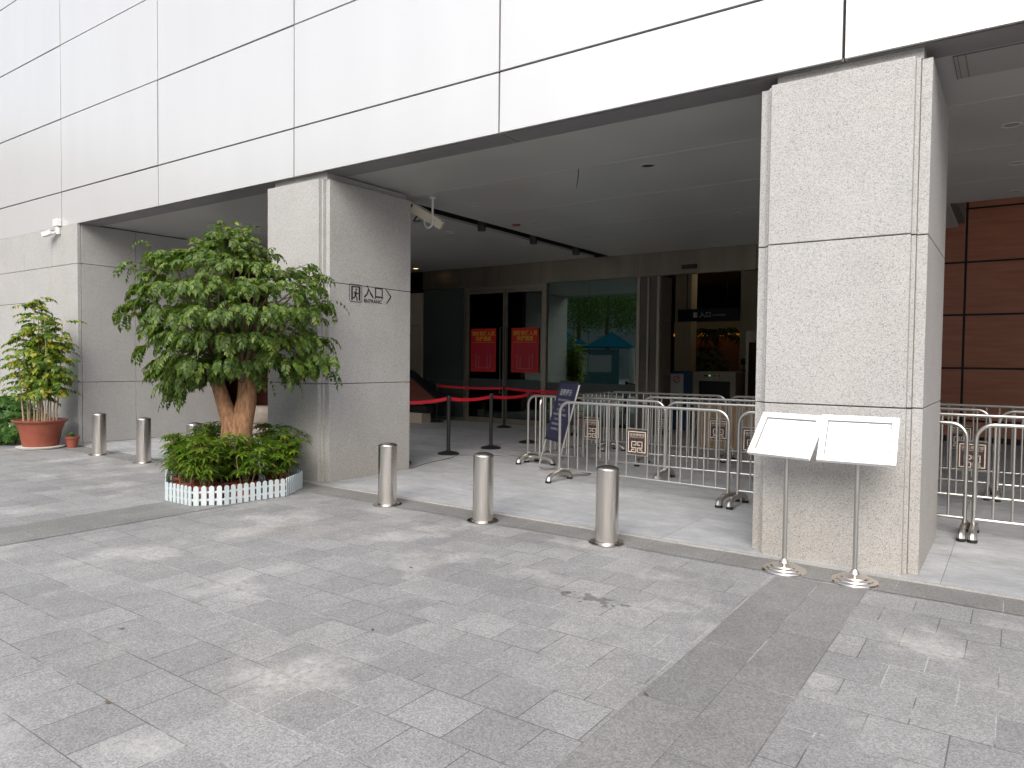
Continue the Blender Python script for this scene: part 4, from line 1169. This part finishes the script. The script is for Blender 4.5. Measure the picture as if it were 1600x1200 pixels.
mb.box(-.32, -.22, -.043, -.042, -.07, .06); mb.build('lettering', m_signgrey, hs)
# person seated behind the scanner, black uniform
pe = thing('person', 'person in a black uniform with short black hair sitting behind the scanner', 'person', (-5.35, 17.35, FZ))
def skin_body(name, verts, edges, radii, m, parent):
    me = bpy.data.meshes.new(name); me.from_pydata(verts, edges, [])
    ob = bpy.data.objects.new(name, me); COL.objects.link(ob)
    sk = ob.modifiers.new('s', 'SKIN'); sk.use_smooth_shade = True
    for i, r_ in enumerate(radii):
        dta = me.skin_vertices[0].data[i]; dta.radius = r_; dta.use_root = (i == 0)
    sb_ = ob.modifiers.new('d', 'SUBSURF'); sb_.levels = 2; sb_.render_levels = 2
    bpy.context.view_layer.update()
    dg = bpy.context.evaluated_depsgraph_get()
    m2 = bpy.data.meshes.new_from_object(ob.evaluated_get(dg)); m2.name = name
    ob.modifiers.clear(); ob.data = m2; bpy.data.meshes.remove(me)
    m2.materials.clear()
    for q in (m if isinstance(m, list) else [m]): m2.materials.append(q)
    ob.parent = parent
    return ob
V = [(0, 0, .78), (0, 0, .95), (0, -.01, 1.15), (0, -.01, 1.28), (0, -.02, 1.37), (0, -.035, 1.46), (0, -.045, 1.55),
     (-.17, 0, 1.25), (-.23, -.03, 1.0), (-.18, -.22, .92), (-.16, -.29, .93), (.17, 0, 1.25), (.23, -.03, 1.0), (.18, -.22, .92), (.16, -.29, .93),
     (-.1, -.12, .76), (-.11, -.42, .74), (-.11, -.42, .4), (-.11, -.44, .10), (-.11, -.52, .05), (.1, -.12, .76), (.11, -.42, .74), (.11, -.42, .4), (.11, -.44, .10), (.11, -.52, .05)]
Eg = [(0, 1), (1, 2), (2, 3), (3, 4), (4, 5), (5, 6), (3, 7), (7, 8), (8, 9), (9, 10), (3, 11), (11, 12), (12, 13), (13, 14), (0, 15), (15, 16), (16, 17), (17, 18), (18, 19), (0, 20), (20, 21), (21, 22), (22, 23), (23, 24)]
Rr = [(.16, .12), (.15, .11), (.17, .11), (.15, .09), (.055, .06), (.075, .09), (.065, .08), (.062, .062), (.05, .05), (.042, .042), (.03, .02), (.062, .062), (.05, .05), (.042, .042), (.03, .02), (.085, .08), (.07, .07), (.055, .055), (.045, .045), (.045, .035), (.085, .08), (.07, .07), (.055, .055), (.045, .045), (.045, .035)]
pb = skin_body('body', V, Eg, Rr, [m_cloth, m_skin], pe)
for f in pb.data.polygons:
    if f.center.z > 1.36 or (f.center.y < -.24 and .84 < f.center.z < 1.0): f.material_index = 1
hr = MB().lathe([(.094, 1.50), (.102, 1.56), (.095, 1.62), (.06, 1.655), (.0001, 1.665)], 0, -.025, 0, 20)
hr.build('hair', m_hair, pe, 'all')
fm = MB()
for sx in (-1, 1): fm.lathe([(.0001, -.008), (.009, 0), (.0001, .008)], sx * .03, -.128, 1.535, 8)
fm.lathe([(.0001, -.02), (.014, -.01), (.006, .02), (.0001, .025)], 0, -.135, 1.505, 8)
fm.box(-.022, .022, -.128, -.12, 1.462, 1.47)
fm.build('face_features', m_hair, pe, 'all')
ch = thing('stool', 'dark office stool under the person behind the scanner', 'stool', (-5.35, 17.35, FZ))
MB().lathe([(.18, .60), (.20, .62), (.20, .66), (.0001, .67)], n=20).build('seat', m_black, ch, 'smooth'); MB().lathe([(.2, 0), (.2, .02), (.03, .05), (.025, .6)], n=16).build('leg', m_black, ch, 'smooth')
# lit lamps inside the hall
for x, y, lb in ((-9.5, 16.8, 'lit hall downlight above the glass doors'), (-6.3, 18.8, 'lit hall downlight by the hanging sign'), (-8.6, 21.5, 'lit hall downlight over the indoor palm'), (-5.0, 20.5, 'lit hall downlight above the detector gate'), (-11.6, 18.2, 'lit hall downlight behind the leftmost glass')):
    t = thing('hall_downlight', lb, 'downlight', (x, y, 4.195), 0, 'lit downlights inside the hall')
    MB().lathe([(.09, -.012), (.10, -.02), (.115, -.01), (.115, .0)], n=20).build('trim_ring', m_white_plastic, t, 'smooth')
    MB().lathe([(.0001, -.008), (.088, -.009)], n=16).build('lamp', m_lamp_warm, t)
    la = bpy.data.lights.new('lamp_glow', 'AREA'); la.shape = 'DISK'; la.size = .17; la.energy = 1.8; la.color = (1.0, .80, .55)
    lo_ = bpy.data.objects.new('lamp_glow', la); COL.objects.link(lo_); lo_.parent = t; lo_.location = (0, 0, -.03)
# hall planting and desk
pm = thing('palm_tree', 'dark indoor palm with drooping fronds in the hall behind the scanner', 'palm', (-7.35, 21.0, FZ))
lf, rg = MB(), random.Random(3)
for k in range(16):
    th = k * 2.4; 
    dr = Vector((math.cos(th), math.sin(th), rg.uniform(.3, 1.1)))
    spray(lf, rg, Vector((0, 0, 2.35)), dr, rg.uniform(.9, 1.3), 11, .30, .035, 1.2)
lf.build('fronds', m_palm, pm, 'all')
MB().tube([(0, 0, .3), (.03, 0, 1.2), (0, 0, 2.4)], [.09, .075, .06], 10).build('trunk', m_twig, pm, 'smooth')
MB().lathe([(.25, 0), (.34, .35), (.3, .36), (.0001, .34)], n=20).build('pot', m_black, pm, 'smooth')
ib = thing('indoor_shrub', 'dark mass of indoor plants on the hall floor behind the scanner', 'shrub', (-7.2, 19.6, FZ))
lf, rg = MB(), random.Random(6)
for k in range(170):
    th = rg.uniform(0, 6.28); ph = math.acos(rg.uniform(-.5, 1)); q = rg.uniform(.7, 1.05)
    palmate(lf, rg, Vector((.75 * q * math.sin(ph) * math.cos(th), .4 * q * math.sin(ph) * math.sin(th), 1.35 + .6 * q * math.cos(ph))), Vector((math.cos(th), math.sin(th), 1)), 6, .15, .06)
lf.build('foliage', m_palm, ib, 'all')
MB().box(-.85, .85, -.3, .3, 0, .75).build('planter_box', m_hall, ib)
rd = thing('reception_desk', 'reception back wall with a glowing orange cove light deep in the hall', 'desk', (-8.4, 24.2, FZ))
MB().box(-1.6, 2.2, 0, .3, 2.55, 2.95).build('header', m_cream_wall, rd)
MB().box(-1.6, 2.2, -.02, .1, 2.46, 2.545).build('cove_light', m_orange, rd)
MB().box(-1.6, 2.2, .31, .6, 0, 3.2).build('back_panel', simple('warm_brown_panel', (0.14, 0.07, 0.03), .5), rd)

# ------------------------------------------------------------------ across the plaza (seen only in the glass and the metal)
def make_plaza_tree(label, loc, seed):
    rg = random.Random(seed)
    t = thing('plaza_tree', label, 'tree', loc, 0, 'trees across the plaza')
    MB().tube([(0, 0, 0), (.1, 0, 1.5), (0, .1, 3.5), (.1, 0, 6)], [.2, .16, .13, .06], 10).build('trunk', m_twig, t, 'smooth')
    lf = MB()
    for k in range(70):
        th = rg.uniform(0, 6.28); ph = math.acos(rg.uniform(-.8, 1)); q = rg.uniform(.5, 1)
        c = Vector((2.4 * q * math.sin(ph) * math.cos(th), 2.4 * q * math.sin(ph) * math.sin(th), 5 + 2.3 * q * math.cos(ph)))
        for j in range(40):
            p = c + Vector((rg.gauss(0, .32), rg.gauss(0, .32), rg.gauss(0, .25)))
            leaflet(lf, p, Vector((rg.gauss(0, 1), rg.gauss(0, 1), rg.gauss(-.3, .6))), Vector((rg.gauss(0, 1), rg.gauss(0, 1), 1)), .19, .10)
    lf.build('crown', m_leaf_t, t, 'all')
    return t
pt = make_plaza_tree('round green tree across the plaza, nearest the kiosk', (-16.5, -8, 0), 31)
for i, (x, y, lb) in enumerate(((-21, -12, 'round green tree across the plaza, behind the kiosk'), (-25.0, -15.5, 'round green tree across the plaza, second row behind the kiosk'), (-22.5, -8.5, 'round green tree across the plaza, left flank of the kiosk'), (-18.5, -16, 'round green tree across the plaza, second row right of the kiosk'), (-26.5, -9, 'round green tree across the plaza, far left'), (-31, -16, 'round green tree across the plaza, leftmost at the back'), (-9, -15, 'round green tree across the plaza, straight opposite the lettered pillar'), (-1, -18, 'round green tree across the plaza, opposite the nearest pillar'), (8, -16, 'round green tree across the plaza, far right'))):
    dup(pt, lb, (x, y, 0), i * 1.1 + .5, scale=1 + .08 * (i % 3))
kk = thing('plaza_kiosk', 'small kiosk with a blue peaked canopy across the plaza', 'kiosk', (-19.0, -6.0, 0), R(-28))
MB().box(-1.6, 1.6, -1, 1, 0, 2.2).build('booth', simple('teal_booth_panel', (0.035, 0.11, 0.14), .6), kk)
MB().box(-1.2, 1.2, 1.002, 1.04, 1.0, 1.9).build('window', m_window, kk)
MB().prism([(-2.4, 2.3), (2.4, 2.3), (1.2, 3.1), (0, 2.45), (-1.2, 3.1)], (0, -1.5, 0), (1, 0, 0), (0, 0, 1), (0, 3, 0)).build('canopy', m_canopy, kk)
MB().lathe([(.16, 0), (.16, 2.3)], 2.25, 1.3, 0, 12).lathe([(.16, 0), (.16, 2.3)], -2.25, 1.3, 0, 12).build('column', m_plaster, kk, 'smooth')
ob_ = thing('opposite_building', 'long pale building far across the plaza', 'building', (-20, -42, 0))
mb = MB().box(-70, 70, -8, 0, 0, 17); mb.build('wall', m_plaster, ob_)
for k in range(7):
    wm = MB()
    for q in range(20): wm.box(-58 + q * 5, -58 + q * 5 + 3.2, .001, .06, 1.0 + k * 2.1, 2.3 + k * 2.1)
    wm.build('window_row', m_window, ob_)

# ------------------------------------------------------------------ litter
for i, (x, y) in enumerate(((-3.62, 3.9), (-2.95, 2.85), (-4.1, 2.05), (-3.3, 1.55), (-1.35, 3.05))):
    mb = MB(); rg = random.Random(40 + i)
    a = rg.uniform(0, 6.28)
    leaflet(mb, Vector((x, y, .008)), Vector((math.cos(a), math.sin(a), 0)), Vector((0, 0, 1)), .05, .018, .02, -.12)
    tag(mb.build('fallen_leaf', m_twig), 'small dry brown leaf fragment lying on the grey paving', 'leaf', 'dry leaf fragments on the paving')

nbd = thing('added_reflection_building', 'tall pale building added out of view to grey the cladding reflection', 'building', (-70, -20, 0))  # unseen block added to keep sky out of the cladding's lower-left reflection
MB().box(-14, 0, -45, 22, 0, 20).build('wall', m_plaster, nbd)
for k in range(8):
    wm = MB()
    for q in range(16): wm.box(.001, .06, -44 + q * 4.1, -44 + q * 4.1 + 2.6, 1.0 + k * 2.35, 2.5 + k * 2.35)
    wm.build('window_row', m_window, nbd)
